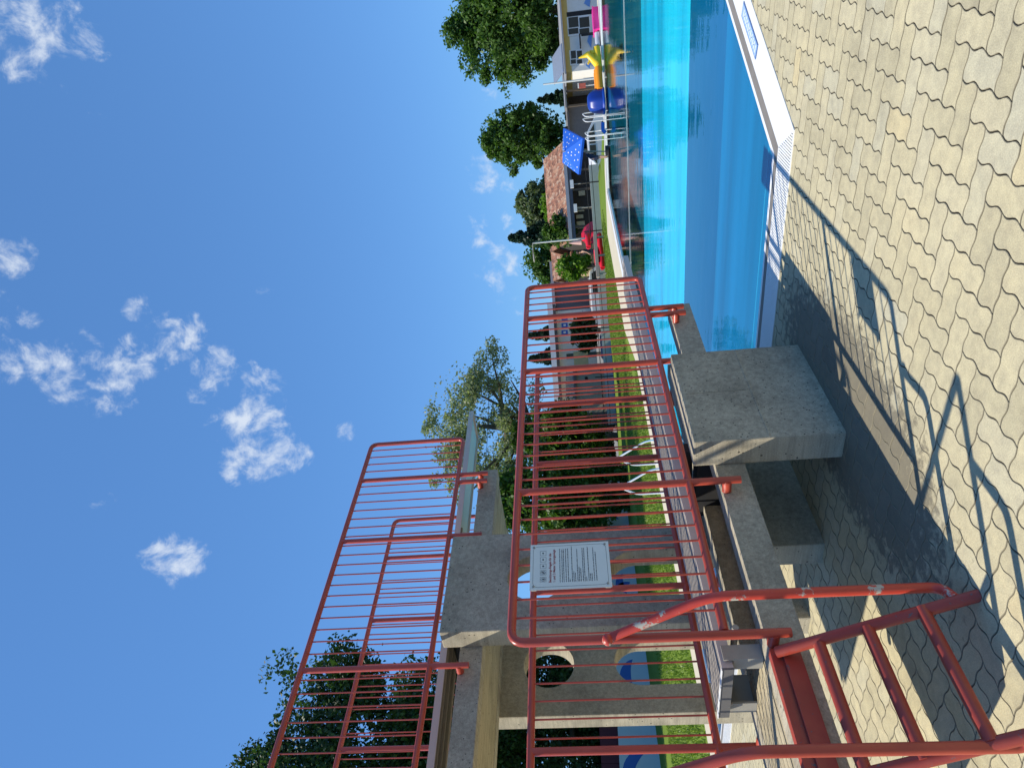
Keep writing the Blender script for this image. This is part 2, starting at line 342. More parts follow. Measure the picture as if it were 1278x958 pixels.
def sheet(name, poly, z, mat, step=3.0):                  # flat-lying polygon that follows the terrain
    b = bmesh.new(); f = b.faces.new([b.verts.new((x, y, 0)) for x, y in poly])
    for ax, no in ((0, (1,0,0)), (1, (0,1,0))):
        lo, hi = min(p[ax] for p in poly), max(p[ax] for p in poly); v = lo+step
        while v < hi:
            co = [0,0,0]; co[ax] = v
            bmesh.ops.bisect_plane(b, geom=b.verts[:]+b.edges[:]+b.faces[:], plane_co=co, plane_no=no); v += step
    for v in b.verts: v.co.z = hz(v.co.x, v.co.y)+z
    me = bpy.data.meshes.new(name); b.to_mesh(me); b.free(); me.materials.append(mat)
    o = link(bpy.data.objects.new(name, me)); o['kind'] = 'structure'; return o
sheet('lawn', [(-40, -6), (-11.9, -6), (-11.9, 18), (-13.2, 22), (-13.2, 30.6), (6, 30.6), (6, 36), (-8, 42), (-40, 42)], -.02, M_grass)
sheet('poolside_path', [(-11.9, -6), (-10.97, -6), (-10.97, 29.47), (6, 29.47), (6, 30.6), (-13.2, 30.6), (-13.2, 22), (-11.9, 18)], -.012, M_path)

# herringbone of interlocking pavers with wavy sides
U = .1225; X0, Y0 = -.694, 3.088
def wav(a, b, horiz):                                      # wavy run of one paver side along the lattice
    n = 7; pts = []; steps = int(round(abs(b-a)))
    for s in range(steps):
        for k in range(n):
            t = k/n; pts.append((a+(s+t)*(1 if b > a else -1), (.045 if horiz else .078)*math.sin(2*math.pi*t*(1 if b > a else -1))))
    return pts
mb = MB(); G = .019; BV = .040
def paver(i, j, w_, h_):
    loop = []
    for t, o in wav(i, i+w_, 1): loop.append((t, j+o))
    for t, o in wav(j, j+h_, 0): loop.append((i+w_+o, t))
    for t, o in wav(i+w_, i, 1): loop.append((t, j+h_+o))
    for t, o in wav(j+h_, j, 0): loop.append((i+o, t))
    n = len(loop); cx, cy = i+w_/2, j+h_/2
    def shr(p, g): return (p[0]+(g if p[0] < cx else -g)*min(1, abs(p[0]-cx)/(w_/2-.12)), p[1]+(g if p[1] < cy else -g)*min(1, abs(p[1]-cy)/(h_/2-.12)))
    tz = rng.uniform(-.0007, .0007); tx, ty = rng.uniform(-.0025, .0025), rng.uniform(-.0025, .0025)
    def w3(p, z): X, Y = X0+p[0]*U, Y0+p[1]*U; return (X, Y, z+tz+tx*(p[0]-cx)*U*2+ty*(p[1]-cy)*U*2 if z > -.02 else z)
    o = len(mb.v)
    mb.v += [w3(shr(p, G), -.024) for p in loop]+[w3(shr(p, G), -.0012) for p in loop]+[w3(shr(p, BV), 0) for p in loop]
    for k in range(n):
        k2 = (k+1) % n; mb.f.append((o+k, o+k2, o+n+k2, o+n+k)); mb.f.append((o+n+k, o+n+k2, o+2*n+k2, o+2*n+k))
    mb.f.append(tuple(o+2*n+k for k in range(n)))
pool_in = offset(W, .33)
for i in range(-84, 34):
    for j in range(-34, 44):
        x, y = X0+(i+.5)*U, Y0+(j+.5)*U
        if inside(pool_in, x, y) or x > 2.6: continue
        D = -x*SY+y*CY
        if D < .3: continue
        t = (i-j+2) % 4                                     # lattice line i=0 has its gap at j=0
        if t == 0: paver(i, j, 2, 1)
        elif t == 3: paver(i, j, 1, 2)
pv = struct('paving', mb, M_pav); pv.data.materials.append(simple('joint_dirt', (.24,.21,.14), .95, 0, .3, 12))
for p in pv.data.polygons:
    if len(p.vertices) < 8: p.material_index = 1
mb = MB(); mb.quad((-10.97, -6, -.019), (14, -6, -.019), (14, 5.13, -.019), (-10.97, 5.13, -.019)); mb.quad((-1.45, 5.13, -.019), (14, 5.13, -.019), (14, 31, -.019), (2.2, 13.2, -.019))
struct('paving_bed', mb, M_joint)

# pool basin
def pool_mat(name, col):
    m, t, b, N, L = mat_base(name); tc = N.new('ShaderNodeTexCoord'); n = N.new('ShaderNodeTexNoise'); n.inputs['Scale'].default_value = 1.2; n.inputs['Detail'].default_value = 5
    mp = N.new('ShaderNodeMapping'); mp.inputs['Scale'].default_value = (.12, 1.3, 1); L.new(tc.outputs['Object'], mp.inputs[0]); L.new(mp.outputs[0], n.inputs['Vector'])
    L.new(ramp(N, L, n.outputs['Fac'], [(.3, tuple(c*.74 for c in col)), (.5, col), (.7, tuple(min(1, c*1.2) for c in col))]), b.inputs['Base Color']); b.inputs['Roughness'].default_value = .6
    # colour streaks stand in for ripple and caustic light; liner seams are modelled
    return m
M_pool = pool_mat('pool_liner', (.04, .72, .95)); M_poolrefl = pool_mat('reflection_dark_liner', (.05, .25, .28)); M_deep = pool_mat('deep_pit_liner', (.004, .22, .38))  # end basin liner is coloured dark teal to carry the trees' reflection
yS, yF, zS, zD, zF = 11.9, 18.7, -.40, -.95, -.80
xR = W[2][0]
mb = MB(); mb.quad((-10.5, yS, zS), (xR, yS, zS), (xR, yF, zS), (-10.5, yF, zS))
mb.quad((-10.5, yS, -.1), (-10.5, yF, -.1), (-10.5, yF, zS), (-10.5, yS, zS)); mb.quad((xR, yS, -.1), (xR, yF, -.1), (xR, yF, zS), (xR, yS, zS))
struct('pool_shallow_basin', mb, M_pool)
mb = MB(); mb.quad((-10.5, yF, zF), (xR, yF, zF), (xR, 29, zF), (-10.5, 29, zF)); mb.quad((-10.5, 29, -.1), (xR, 29, -.1), (xR, 29, zF), (-10.5, 29, zF)); mb.quad((-10.5, yF, zS), (xR, yF, zS), (xR, yF, zF), (-10.5, yF, zF)); mb.quad((-10.5, yF, -.1), (-10.5, 29, -.1), (-10.5, 29, zF), (-10.5, yF, zF)); struct('pool_end_basin', mb, M_poolrefl)
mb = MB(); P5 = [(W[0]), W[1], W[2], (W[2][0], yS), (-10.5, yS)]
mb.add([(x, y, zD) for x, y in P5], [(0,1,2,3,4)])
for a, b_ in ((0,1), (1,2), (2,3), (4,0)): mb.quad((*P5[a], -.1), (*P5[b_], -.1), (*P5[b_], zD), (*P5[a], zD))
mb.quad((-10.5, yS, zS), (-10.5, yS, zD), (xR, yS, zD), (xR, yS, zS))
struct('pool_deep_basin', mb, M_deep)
for k, (ya, yb) in enumerate(((6.75, 6.72), (7.35, 7.30), (9.1, 9.0))):
    mb = MB(); mb.box(-10.4, xR, ya, ya+.018, zD, zD+.006); struct('pool_floor_seam', mb, simple('liner_seam', (.10, .50, .66), .6))
# water body
m, t, b, N_, L_ = mat_base('pool_water'); N_.remove(b)
tr = N_.new('ShaderNodeBsdfTransparent'); gl = N_.new('ShaderNodeBsdfGlossy'); gl.inputs['Roughness'].default_value = .02
fr = N_.new('ShaderNodeFresnel'); fr.inputs['IOR'].default_value = 1.33; mx = N_.new('ShaderNodeMixShader'); tc = N_.new('ShaderNodeTexCoord')
mp = N_.new('ShaderNodeMapping'); mp.inputs['Scale'].default_value = (.55, 1.5, 1); mp.inputs['Rotation'].default_value = (0, 0, math.radians(-25)); L_.new(tc.outputs['Object'], mp.inputs[0])
n1 = N_.new('ShaderNodeTexNoise'); n1.inputs['Scale'].default_value = 2.4; n1.inputs['Detail'].default_value = 3; n1.inputs['Roughness'].default_value = .45; L_.new(mp.outputs[0], n1.inputs['Vector'])
bp = N_.new('ShaderNodeBump'); bp.inputs['Strength'].default_value = .16; bp.inputs['Distance'].default_value = .02; L_.new(n1.outputs['Fac'], bp.inputs['Height'])
L_.new(bp.outputs[0], gl.inputs['Normal']); L_.new(bp.outputs[0], fr.inputs['Normal'])
L_.new(fr.outputs[0], mx.inputs[0]); L_.new(tr.outputs[0], mx.inputs[1]); L_.new(gl.outputs[0], mx.inputs[2]); L_.new(mx.outputs[0], N_['Material Output'].inputs['Surface'])
va = N_.new('ShaderNodeVolumeAbsorption'); va.inputs['Color'].default_value = (.02, .82, .96, 1); va.inputs['Density'].default_value = .35
L_.new(va.outputs[0], N_['Material Output'].inputs['Volume'])
W2 = offset(W, .02)
mb = MB(); mb.prism([(x, y, 0) for x, y in W2], (0, 0, -4.4), (0, 0, WL)); wo = struct('water', mb, m)
# rim: overflow lip, slope, and coping
mb = MB(); ring(mb, W, -.014, Nn, -.012); ring(mb, W, -.014, W, -.2); struct('pool_lip', mb, M_white)
mb = MB(); ring(mb, Nn, -.012, In, -.004); struct('pool_overflow_slope', mb, simple('grey_brown_gutter', (.20, .18, .155), .7, 0, .25, 6))
mb = MB(); ring(mb, In, .001, On, .006, [1, 2, 3, 4]); ring(mb, On, .006, On, -.05, [1, 2, 3, 4]); struct('pool_coping', mb, M_white)
mb = MB(); ring(mb, In, -.03, On, -.03, [0]); struct('overflow_channel', mb, M_dark)
mb = MB(); x = In[0][0]
mb.box(In[0][0], In[1][0], In[0][1]-.012, In[0][1], -.03, .004); mb.box(On[0][0], On[1][0], On[0][1], On[0][1]+.014, -.05, .006)
while x < On[1][0]-.02:
    xe = x+.014; ym = In[0][1]-.012
    if x > In[1][0]:                                        # mitred end by the corner
        k = (x-In[1][0])/(On[1][0]-In[1][0]); ym = In[0][1]+(On[0][1]-In[0][1])*k
    if ym-On[0][1] > .03: mb.box(x, xe, On[0][1]+.014, ym, -.012, .004)
    x += .022
solo('overflow_grating', 'white slatted overflow grating along the near edge of the pool', 'grating', mb, M_white, (-6, 5.3, 0))
# depth plate on the slanting coping
n2 = Vector((dg.y, -dg.x)); c0 = Vector(On[1])+Vector((dg.x, dg.y))*1.18-n2*.12
def on_cop(u, v, z): p = c0+Vector((dg.x, dg.y))*u-n2*v; return (p.x, p.y, z)
t = Thing('depth_plate', 'blue bordered lettered plate set into the white coping at the right corner', 'sign', on_cop(.3, .07, .006))
mb = MB(); mb.prism([on_cop(0,0,0), on_cop(.62,0,0), on_cop(.62,.13,0), on_cop(0,.13,0)], (0,0,.0055), (0,0,.010)); t.part('plate', mb, simple('blue_enamel', (.07,.16,.38), .4))
mb = MB(); mb.prism([on_cop(.012,.012,0), on_cop(.608,.012,0), on_cop(.608,.118,0), on_cop(.012,.118,0)], (0,0,.0102), (0,0,.0112)); t.part('panel', mb, simple('pale_blue_enamel', (.36,.50,.75), .4))
mb = MB()
for k in range(11):
    u = .04+k*.05; mb.prism([on_cop(u,.03,0), on_cop(u+.012,.03,0), on_cop(u+.02,.10,0), on_cop(u+.006,.10,0)], (0,0,.0112), (0,0,.0122))
    if k % 2: mb.prism([on_cop(u,.055,0), on_cop(u+.03,.055,0), on_cop(u+.03,.068,0), on_cop(u,.068,0)], (0,0,.0112), (0,0,.0122))
t.part('lettering', mb, M_white)

# ------------------------------------------------------------------ diving towers
def panel_mb(x0, x1, y0, y1, z1, holes):
    b = bmesh.new(); es = []
    def loop(pts):
        vs = [b.verts.new((0, y, z)) for y, z in pts]
        for i in range(len(vs)): es.append(b.edges.new((vs[i], vs[(i+1) % len(vs)])))
    ym = (y0+y1)/2
    if holes:
        r = .24; pts = [(y0, -.04), (ym-r, -.04)]+[(ym-r*math.cos(a), 1.26+r*math.sin(a)) for a in np.linspace(0, math.pi, 25)]+[(ym+r, -.04), (y1, -.04), (y1, z1), (y0, z1)]
        loop(pts); loop([(ym+r*math.cos(a), 2.13+r*math.sin(a)) for a in np.linspace(0, 2*math.pi, 41)[:-1]])
    else: loop([(y0, -.04), (y1, -.04), (y1, z1), (y0, z1)])
    r_ = bmesh.ops.triangle_fill(b, use_beauty=True, use_dissolve=False, edges=es)
    fs = [g for g in r_['geom'] if isinstance(g, bmesh.types.BMFace)]
    ex = bmesh.ops.extrude_face_region(b, geom=fs)
    for v in [g for g in ex['geom'] if isinstance(g, bmesh.types.BMVert)]: v.co.x = x1-x0
    m_ = MB(); b.verts.index_update(); m_.v = [(v.co.x+x0, v.co.y, v.co.z) for v in b.verts]; m_.f = [tuple(v.index for v in f.verts) for f in b.faces]; b.free(); return m_
def railing(T, x, zo, y0, y1, posts, nm_label, side, gaps_extra=True, closed_near=True):
    top, bot = 2.062+zo, 1.0+zo; xb = x-side*.09
    pts = [(x, y0, bot), (x, y0, top), (x, y1, top), (x, y1, bot), (x, y0, bot)]
    path = bend([(x, y0, .685+zo), (x, y0, top), (x, y1, top), (x, y1, bot), (x, y0+.02, bot)], .075)
    mb = MB(); mb.tube(path, .0235, 12); R_ = T.part('railing', mb, M_red, label=nm_label)
    mbp = MB(); mbp.tube([(x, posts[0], .685+zo), (x, posts[0], top)], .0235, 12); mbp.tube([(x, posts[0], .765+zo), (xb, posts[0], .765+zo)], .029, 12)
    p0 = T.part('post', mbp, M_red, R_)
    for y in posts[1:]: dup_at(p0, (0, y-posts[0], 0))
    mbs = MB(); mbs.tube([(x, posts[0]-.112, .685+zo), (x, posts[0]-.112, bot)], .0235, 12); mbs.tube([(x, posts[0]-.112, .765+zo), (xb, posts[0]-.112, .765+zo)], .029, 12)
    T.part('end_support', mbs, M_red, R_)
    mbn = MB(); mbn.tube([(x, y0, .765+zo), (xb, y0, .765+zo)], .029, 12); T.part('bracket', mbn, M_red, R_)
    mbb = MB(); mbb.tube([(x, 0, bot), (x, 0, top)], .0065, 6); b0 = None
    ys_ = []; y = y1-.105
    while y > y0+.06:
        if all(abs(y-p) > .045 for p in posts): ys_.append(y)
        y -= .1175
    for y in ys_:
        if b0 is None:
            mbb = MB(); mbb.tube([(x, y, bot), (x, y, top)], .0065, 6); b0 = T.part('baluster', mbb, M_red, R_); yb = y
        else: dup_at(b0, (0, y-yb, 0))
    return R_
def tower(name, label, xn, xf, zo, y_back, rail_y0, holes):
    # xn: outer face of the near pier wall, xf: outer face of the far one
    T = Thing(name, label, 'diving platform', ((xn+xf)/2, 4, 0))
    T.part('pier_wall', panel_mb(xn-.205, xn, 3.5, 4.54, .93+zo, holes), M_conc, bev=.012)
    T.part('pier_wall', panel_mb(xf, xf+.205, 3.5, 4.54, .93+zo, holes), M_conc, bev=.012)
    a, b_ = xn-.208, xf+.208
    for (p, q) in ((a-.15, a), (b_, b_+.15)):
        mb = MB(); mb.box(p, q, y_back, 5.67, .60+zo, .79+zo); T.part('edge_beam', mb, M_conc, bev=.006)
    mb = MB(); mb.box(b_+.152, a-.152, 2.36, 5.6, .605+zo, .66+zo); T.part('trough_slab', mb, M_conc2)
    mb = MB(); mb.box(b_+.152, a-.152, y_back+.002, 2.358, .602+zo, .784+zo)
    x = b_+.16
    while x < a-.19: mb.box(x, x+.066, y_back+.003, 2.356, .7835+zo, .7885+zo); x += .074
    T.part('ribbed_deck', mb, M_conc2)
    return T, a, b_
T1, a1, b1 = tower('low_diving_platform', 'low one-metre concrete diving platform with red railings and ladder, nearest to the viewer', -2.97, -4.18, 0, 1.38, 2.175, False)
# shuttering ridge on the near pier wall
mb = MB(); mb.box(-2.972, -2.966, 3.52, 4.52, .452, .464); mb.box(-2.972, -2.967, 4.02, 4.028, .464, .90); T1.part('shutter_ridge', mb, M_conc)
railing(T1, -3.09, 0, 2.175, 6.07, [5.47, 4.63, 3.265], 'near railing of the low platform', 1)
railing(T1, -4.06, 0, 1.40, 6.07, [5.47, 4.63, 3.265, 2.13], 'far railing of the low platform', -1)
# rear support wall of the low platform, under its back end
# ladder
mb = MB(); mb.tube([(-3.12, 2.09, .775), (-2.66, 2.02, -.01)], .0265, 12); LD = T1.part('ladder', mb, M_redw, label='worn red steel ladder up to the low platform')
mb = MB(); mb.tube([(-3.12, 1.47, .775), (-2.66, 1.44, -.01)], .0265, 12); T1.part('side_rail', mb, M_redw, LD)
rg = None
for k, (z, x) in enumerate(((.60, -3.015), (.405, -2.90), (.195, -2.775))):
    mb = MB(); mb.tube([(x, 2.05, z), (x, 1.45, z)], [.0285, .0285], 12)
    if rg is None: rg = T1.part('rung', mb, M_redw, LD); rx, rz = x, z
    else: dup_at(rg, (x-rx, 0, z-rz))
mb = MB(); mb.box(-3.20, -3.178+.03, 1.40, 2.13, .70, .797); mb.box(-3.148, -3.13, 1.40, 2.13, .66, .745); T1.part('top_step', mb, M_redw, LD, bev=.003)
hp = bend([(-3.075, 2.17, 1.57), (-2.785, 2.17, 1.085), (-2.765, 2.15, .075), (-2.71, 2.04, .07)], .10, 7)
mb = MB(); mb.tube(hp, .0235, 12); T1.part('handrail', mb, M_redp, label='bent red handrail with peeling paint at the top')
mb = MB(); mb.ell((-3.068, 2.158, 1.575), (.033, .030, .028), 12, 8); T1.part('weld_joint', mb, M_redp)
hp = bend([(-3.075, 1.45, 1.57), (-2.80, 1.45, 1.085), (-2.785, 1.44, .085), (-2.71, 1.44, .07)], .10, 7)
mb = MB(); mb.tube(hp, .0235, 12); T1.part('handrail', mb, M_red)
mb = MB(); mb.tube(bend([(-3.09, 1.45, .70), (-3.09, 1.45, 2.062), (-4.04, 1.45, 2.062), (-4.04, 1.45, 1.0), (-3.11, 1.45, 1.0)], .03), .0235, 12); T1.part('rear_railing', mb, M_red)

T3, a3, b3 = tower('high_diving_platform', 'tall three-metre concrete diving platform on pierced walls with round and arched openings', -4.80, -6.27, 1.98, 1.40, .7, True)
railing(T3, -4.92, 1.98, 1.42, 6.12, [5.52, 4.66, 3.28, 2.2], 'near railing of the high platform', 1)
railing(T3, -6.14, 1.98, 1.42, 6.12, [5.52, 4.66, 3.28, 2.2], 'far railing of the high platform', -1)

def springboard(label, xc, z0, z1, under):
    T = Thing('springboard', label, 'springboard', (xc, 2.17, z0-.05), group='springboards')
    y0, y1 = 2.17, 7.15
    def zt(y): return z0+(z1-z0)*(y-y0)/(y1-y0)
    def slab(mb, xa, xb, ya, yb, lo, hi):
        mb.add([(xa,ya,zt(ya)+lo),(xb,ya,zt(ya)+lo),(xb,yb,zt(yb)+lo),(xa,yb,zt(yb)+lo),(xa,ya,zt(ya)+hi),(xb,ya,zt(ya)+hi),(xb,yb,zt(yb)+hi),(xa,yb,zt(yb)+hi)],
               [(0,3,2,1),(4,5,6,7),(0,1,5,4),(1,2,6,5),(2,3,7,6),(3,0,4,7)])
    mb = MB(); slab(mb, xc-.210, xc+.210, y0+.012, y1-.012, -.03, -.004)
    k = -.20
    while k < .17: slab(mb, xc+k, xc+k+.028, y0+.014, y1-.014, -.004, .0); k += .044
    T.part('deck', mb, under if under else M_alu)
    mb = MB()
    for sgn in (-1, 1): xa, xb = sorted((xc+sgn*(.238-.028), xc+sgn*(.250-.028))); slab(mb, xa, xb, y0, y1, -.055, .004)
    T.part('edge_rail', mb, M_aluw)
    mb = MB(); slab(mb, xc-.222, xc+.222, y0-.012, y0, -.055, .004); T.part('end_cap', mb, M_capd)
    mb = MB(); slab(mb, xc-.222, xc+.222, y0-.017, y0+.004, .004, .008); T.part('end_trim', mb, M_white)
    mb = MB(); slab(mb, xc-.222, xc+.222, y1, y1+.012, -.055, .004); T.part('end_cap', mb, M_aluw)
    mb = MB()
    for k in (-.15, 0, .15): slab(mb, xc+k-.012, xc+k+.012, y0+.02, 5.2, -.06, -.031)
    T.part('stiffener', mb, M_alu)
    mb = MB(); zb = z0-.21
    for sgn in (-1, 1):
        mb = MB(); xa, xb = sorted((xc+sgn*.236, xc+sgn*.246)); mb.box(xa, xb, 2.2, 2.285 if sgn > 0 else 2.42, zb, z0-.01); xa, xb = sorted((xc+sgn*.16, xc+sgn*.236)); mb.box(xa, xb, 2.2, 2.212, zb, z0-.06); T.part('hinge_bracket', mb, M_steel)
    mb = MB(); mb.tube([(xc-.29, 2.36, z0-.10), (xc+.29, 2.36, z0-.10)], .018, 12); T.part('hinge_pin', mb, M_steel)
    mb = MB(); mb.tube([(xc-.27, 3.85, z0-.085), (xc+.27, 3.85, z0-.085)], .045, 16); mb.box(xc-.34, xc+.34, 3.78, 3.92, zb-.14, zb+.06); T.part('fulcrum', mb, M_black)
    return T
springboard('low aluminium springboard lying on the one-metre platform', -3.58, 1.0, 1.066, None)
springboard('high pale springboard jutting from the three-metre platform against the sky', -5.535, 2.985, 3.07, M_under)

# ------------------------------------------------------------------ rules sign
def text_mb(s, size, bold=0.0, align='LEFT'):
    c = bpy.data.curves.new('t', 'FONT'); c.body = s; c.size = size; c.offset = bold; c.align_x = align; c.extrude = 0
    o = bpy.data.objects.new('t', c); S.collection.objects.link(o); bpy.context.view_layer.update()
    dg_ = bpy.context.evaluated_depsgraph_get(); me = bpy.data.meshes.new_from_object(o.evaluated_get(dg_))
    v = [tuple(x.co) for x in me.vertices]; f = [tuple(p.vertices) for p in me.polygons]
    bpy.data.objects.remove(o); bpy.data.curves.remove(c); bpy.data.meshes.remove(me); return v, f
SX, SY0, SY1, SZ0, SZ1 = -3.060, 2.475, 2.795, 1.527, 1.970
T = Thing('rules_sign', 'grey-white rules plate with red heading and four screws, fixed to the near red railing', 'sign', (SX, (SY0+SY1)/2, SZ0))
mb = MB(); mb.box(SX-.004, SX, SY0, SY1, SZ0, SZ1); T.part('plate', mb, M_sign, bev=.001)
def stroke(mb, ya, yb, za, zb, e=.0006): mb.box(SX+.0002, SX+e, ya, yb, za, zb)
mb = MB(); W_, H_ = SY1-SY0, SZ1-SZ0; q = .016; cr = .03; zt_, zb_, yl, yr = SZ1-q, SZ0+q, SY0+q, SY1-q
ln = .0016
stroke(mb, yl+cr, yr-cr, zt_-ln, zt_); stroke(mb, yl+cr, yr-cr, zb_, zb_+ln); stroke(mb, yl, yl+ln, zb_+cr, zt_-cr); stroke(mb, yr-ln, yr, zb_+cr, zt_-cr)
for cy_, cz_, a0 in ((yl+cr, zt_-cr, 90), (yr-cr, zt_-cr, 0), (yl+cr, zb_+cr, 180), (yr-cr, zb_+cr, 270)):
    for k in range(6):
        A, B = math.radians(a0+15*k), math.radians(a0+15*(k+1)); p = lambda r, an: (SX+.0006, cy_+r*math.cos(an), cz_+r*math.sin(an)); mb.quad(p(cr, A), p(cr, B), p(cr-ln, B), p(cr-ln, A))
T.part('border', mb, M_ink)
mb = MB(); ty = SY0+.045
for s, z in (('Ben\u00fctzungs-Regeln f\u00fcr die', SZ1-.118), ('1 und 3 Meter Sprunganlage', SZ1-.140)):
    v, f = text_mb(s, .0195, .0004); wid = max(p[0] for p in v); k = (.232 if 'Sprung' in s else .205)/wid
    mb.add([(SX+.0006, ty+p[0]*k, z+p[1]) for p in v], f)
T.part('heading', mb, M_redink)
mb = MB(); r2 = random.Random(3); z = SZ1-.168
lines = [.235, .0, .23, .232, 0, .235, 0, .235, .02, 0, .25, .07, .06, 0, .23, .10, .09, 0, .235, .235, .03, 0, .24, .05, .05, 0, .235, 0, .20]
for Ln in lines:
    if Ln == 0: z -= .0035; continue
    y = ty; 
    while y < ty+Ln:
        wl = r2.uniform(.006, .022); ye = min(y+wl, ty+Ln)
        u = y
        while u < ye: stroke(mb, u, min(u+.0022, ye), z, z+(.0052 if r2.random() < .25 else .0038)); u += .0031
        y = ye+.003
    z -= .0088
T.part('small_print', mb, M_ink)
mb = MB()
for k in range(5):
    y0_, y1_, z0_, z1_ = SY0+.052+k*.046, SY0+.086+k*.046, SZ1-.090, SZ1-.056
    stroke(mb, y0_, y1_, z0_, z0_+.0014); stroke(mb, y0_, y1_, z1_-.0014, z1_); stroke(mb, y0_, y0_+.0014, z0_, z1_); stroke(mb, y1_-.0014, y1_, z0_, z1_)
    cy_, cz_ = (y0_+y1_)/2, (z0_+z1_)/2
    if k in (0, 1):
        for a in range(16):
            A, B = a*math.pi/8, (a+1)*math.pi/8; p = lambda r, an: (SX+.0006, cy_+r*math.cos(an), cz_+r*math.sin(an)); mb.quad(p(.013, A), p(.013, B), p(.011, B), p(.011, A))
    stroke(mb, cy_-.003, cy_+.003, cz_-.008+k*.001, cz_+.006); stroke(mb, cy_-.006, cy_+.006, cz_-.002, cz_+.001)
    if k == 1: mb.quad((SX+.0007, cy_-.010, cz_-.009), (SX+.0007, cy_-.008, cz_-.011), (SX+.0007, cy_+.010, cz_+.009), (SX+.0007, cy_+.008, cz_+.011))
T.part('pictograms', mb, M_ink)
for y, z in ((SY0+.022, SZ1-.020), (SY1-.022, SZ1-.020), (SY0+.022, SZ0+.022), (SY1-.022, SZ0+.022)):
    mb = MB(); mb.tube([(SX-.001, y, z), (SX+.004, y, z)], .0065, 10); mb.box(SX-.03, SX-.004, y-.006, y+.006, z-.014, z+.014); T.part('screw', mb, M_steel)

# ------------------------------------------------------------------ pool equipment
def grab(label, x, y, ln=.55):
    T = Thing('pool_handrail', label, 'handrail', (x, y, 0), group='white handrails of the pool ladders')
    for k, yy in enumerate((y, y+.5)):
        mb = MB(); mb.tube(bend([(x-.35, yy, -.02), (x-.35, yy, .55), (x+.05, yy, .95), (x+.33, yy, .55), (x+.33, yy, -.6)], .16, 6), .02, 10); T.part('rail', mb, M_white)
mb = MB()
T = Thing('pool_handrail', 'pair of bent white handrails on the left pool edge behind the railing', 'handrail', (-10.75, 11.7, 0))
for y in (11.35, 12.3):
    mb = MB(); mb.tube(bend([(-11.0, y, -.02), (-11.0, y, .62), (-10.75, y-.02, .98), (-10.3, y, .30), (-10.3, y, -.7)], .14, 6), .021, 10); T.part('rail', mb, M_white)
def far_ladder(label, py, h):
    r, d, _ = rp(752, py, 26); x, y, _ = c2w(r, d, 0); x = x*29.1/y if y else x
    T = Thing('pool_ladder', label, 'pool ladder', (x, 29.1, 0), group='white ladders on the far pool edge')
    for k in (0, .2):
        mb = MB(); mb.tube(bend([(x+k, 29.45, -.02), (x+k, 29.40, h), (x+k, 28.85, h-.12), (x+k, 28.85, -1.0)], .16, 6), .019, 8); T.part('rail', mb, M_white)
    for z in (-.35, -.65):
        mb = MB(); mb.tube([(x, 28.85, z), (x+.2, 28.85, z)], .02, 8); T.part('tread', mb, M_white)
far_ladder('white pool ladder on the far edge beside the blue dome', 148, .85)
far_ladder('white pool ladder on the far edge in front of the blue parasol', 172, .80)
# lane line floating near the far edge
r_a, r_b = (-10.5, 19.3), (W[2][0], 19.3)
mb = MB()
x = -10.4
mb.tube([(-10.5, 19.2, WL+.01), (W[2][0], 19.2, WL+.006)], .007, 6)
solo('lane_rope', 'pale lane rope floating straight across the far water', 'lane rope', mb, simple('rope_fibre', (.40,.42,.38), .7), (-5, 19.2, WL))

# ------------------------------------------------------------------ vegetation
def leaves(mb_pts, size, seed, asp=.6):
    r = np.random.RandomState(seed); n = len(mb_pts); P = np.asarray(mb_pts)
    a = r.normal(size=(n, 3)); a /= np.linalg.norm(a, axis=1)[:, None]; b = r.normal(size=(n, 3)); b = np.cross(a, b); b /= np.linalg.norm(b, axis=1)[:, None]
    s = size*r.uniform(.6, 1.35, (n, 1)); A = a*s; B = b*s*asp; up = np.cross(a, b)*s*.25
    V = np.stack([P-A, P+B+up, P+A, P-B+up], 1).reshape(-1, 3)
    return V
def leaf_obj(name, V, mat, org, T=None, rot=YAW):
    n = len(V)//4; me = bpy.data.meshes.new(name); me.from_pydata([], [], [])
    me.vertices.add(len(V)); me.vertices.foreach_set('co', (V-np.array(org)).astype(np.float32).ravel())
    me.loops.add(n*4); me.loops.foreach_set('vertex_index', np.arange(n*4, dtype=np.int32)); me.polygons.add(n)
    me.polygons.foreach_set('loop_start', np.arange(0, n*4, 4, dtype=np.int32)); me.polygons.foreach_set('loop_total', np.full(n, 4, dtype=np.int32)); me.update(); me.validate()
    me.materials.append(mat); o = link(bpy.data.objects.new(name, me))
    if T: o.parent = T.e
    return o
M_bark = simple('bark', (.11, .085, .06), .95, 0, .3, 5, .6, 30)
M_l1 = foliage('broad_leaf', (.035, .085, .012), (.10, .19, .035)); M_l2 = foliage('grey_leaf', (.06, .10, .04), (.17, .21, .11))
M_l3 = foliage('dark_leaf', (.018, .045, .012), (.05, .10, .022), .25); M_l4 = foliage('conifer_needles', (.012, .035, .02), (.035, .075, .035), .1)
M_l5 = foliage('bright_leaf', (.08, .17, .015), (.18, .32, .03)); M_l6 = foliage('pale_poplar_leaf', (.14, .17, .09), (.34, .37, .25), .45)
M_l7 = foliage('plum_leaf', (.03,.012,.014), (.07,.02,.022), .2)
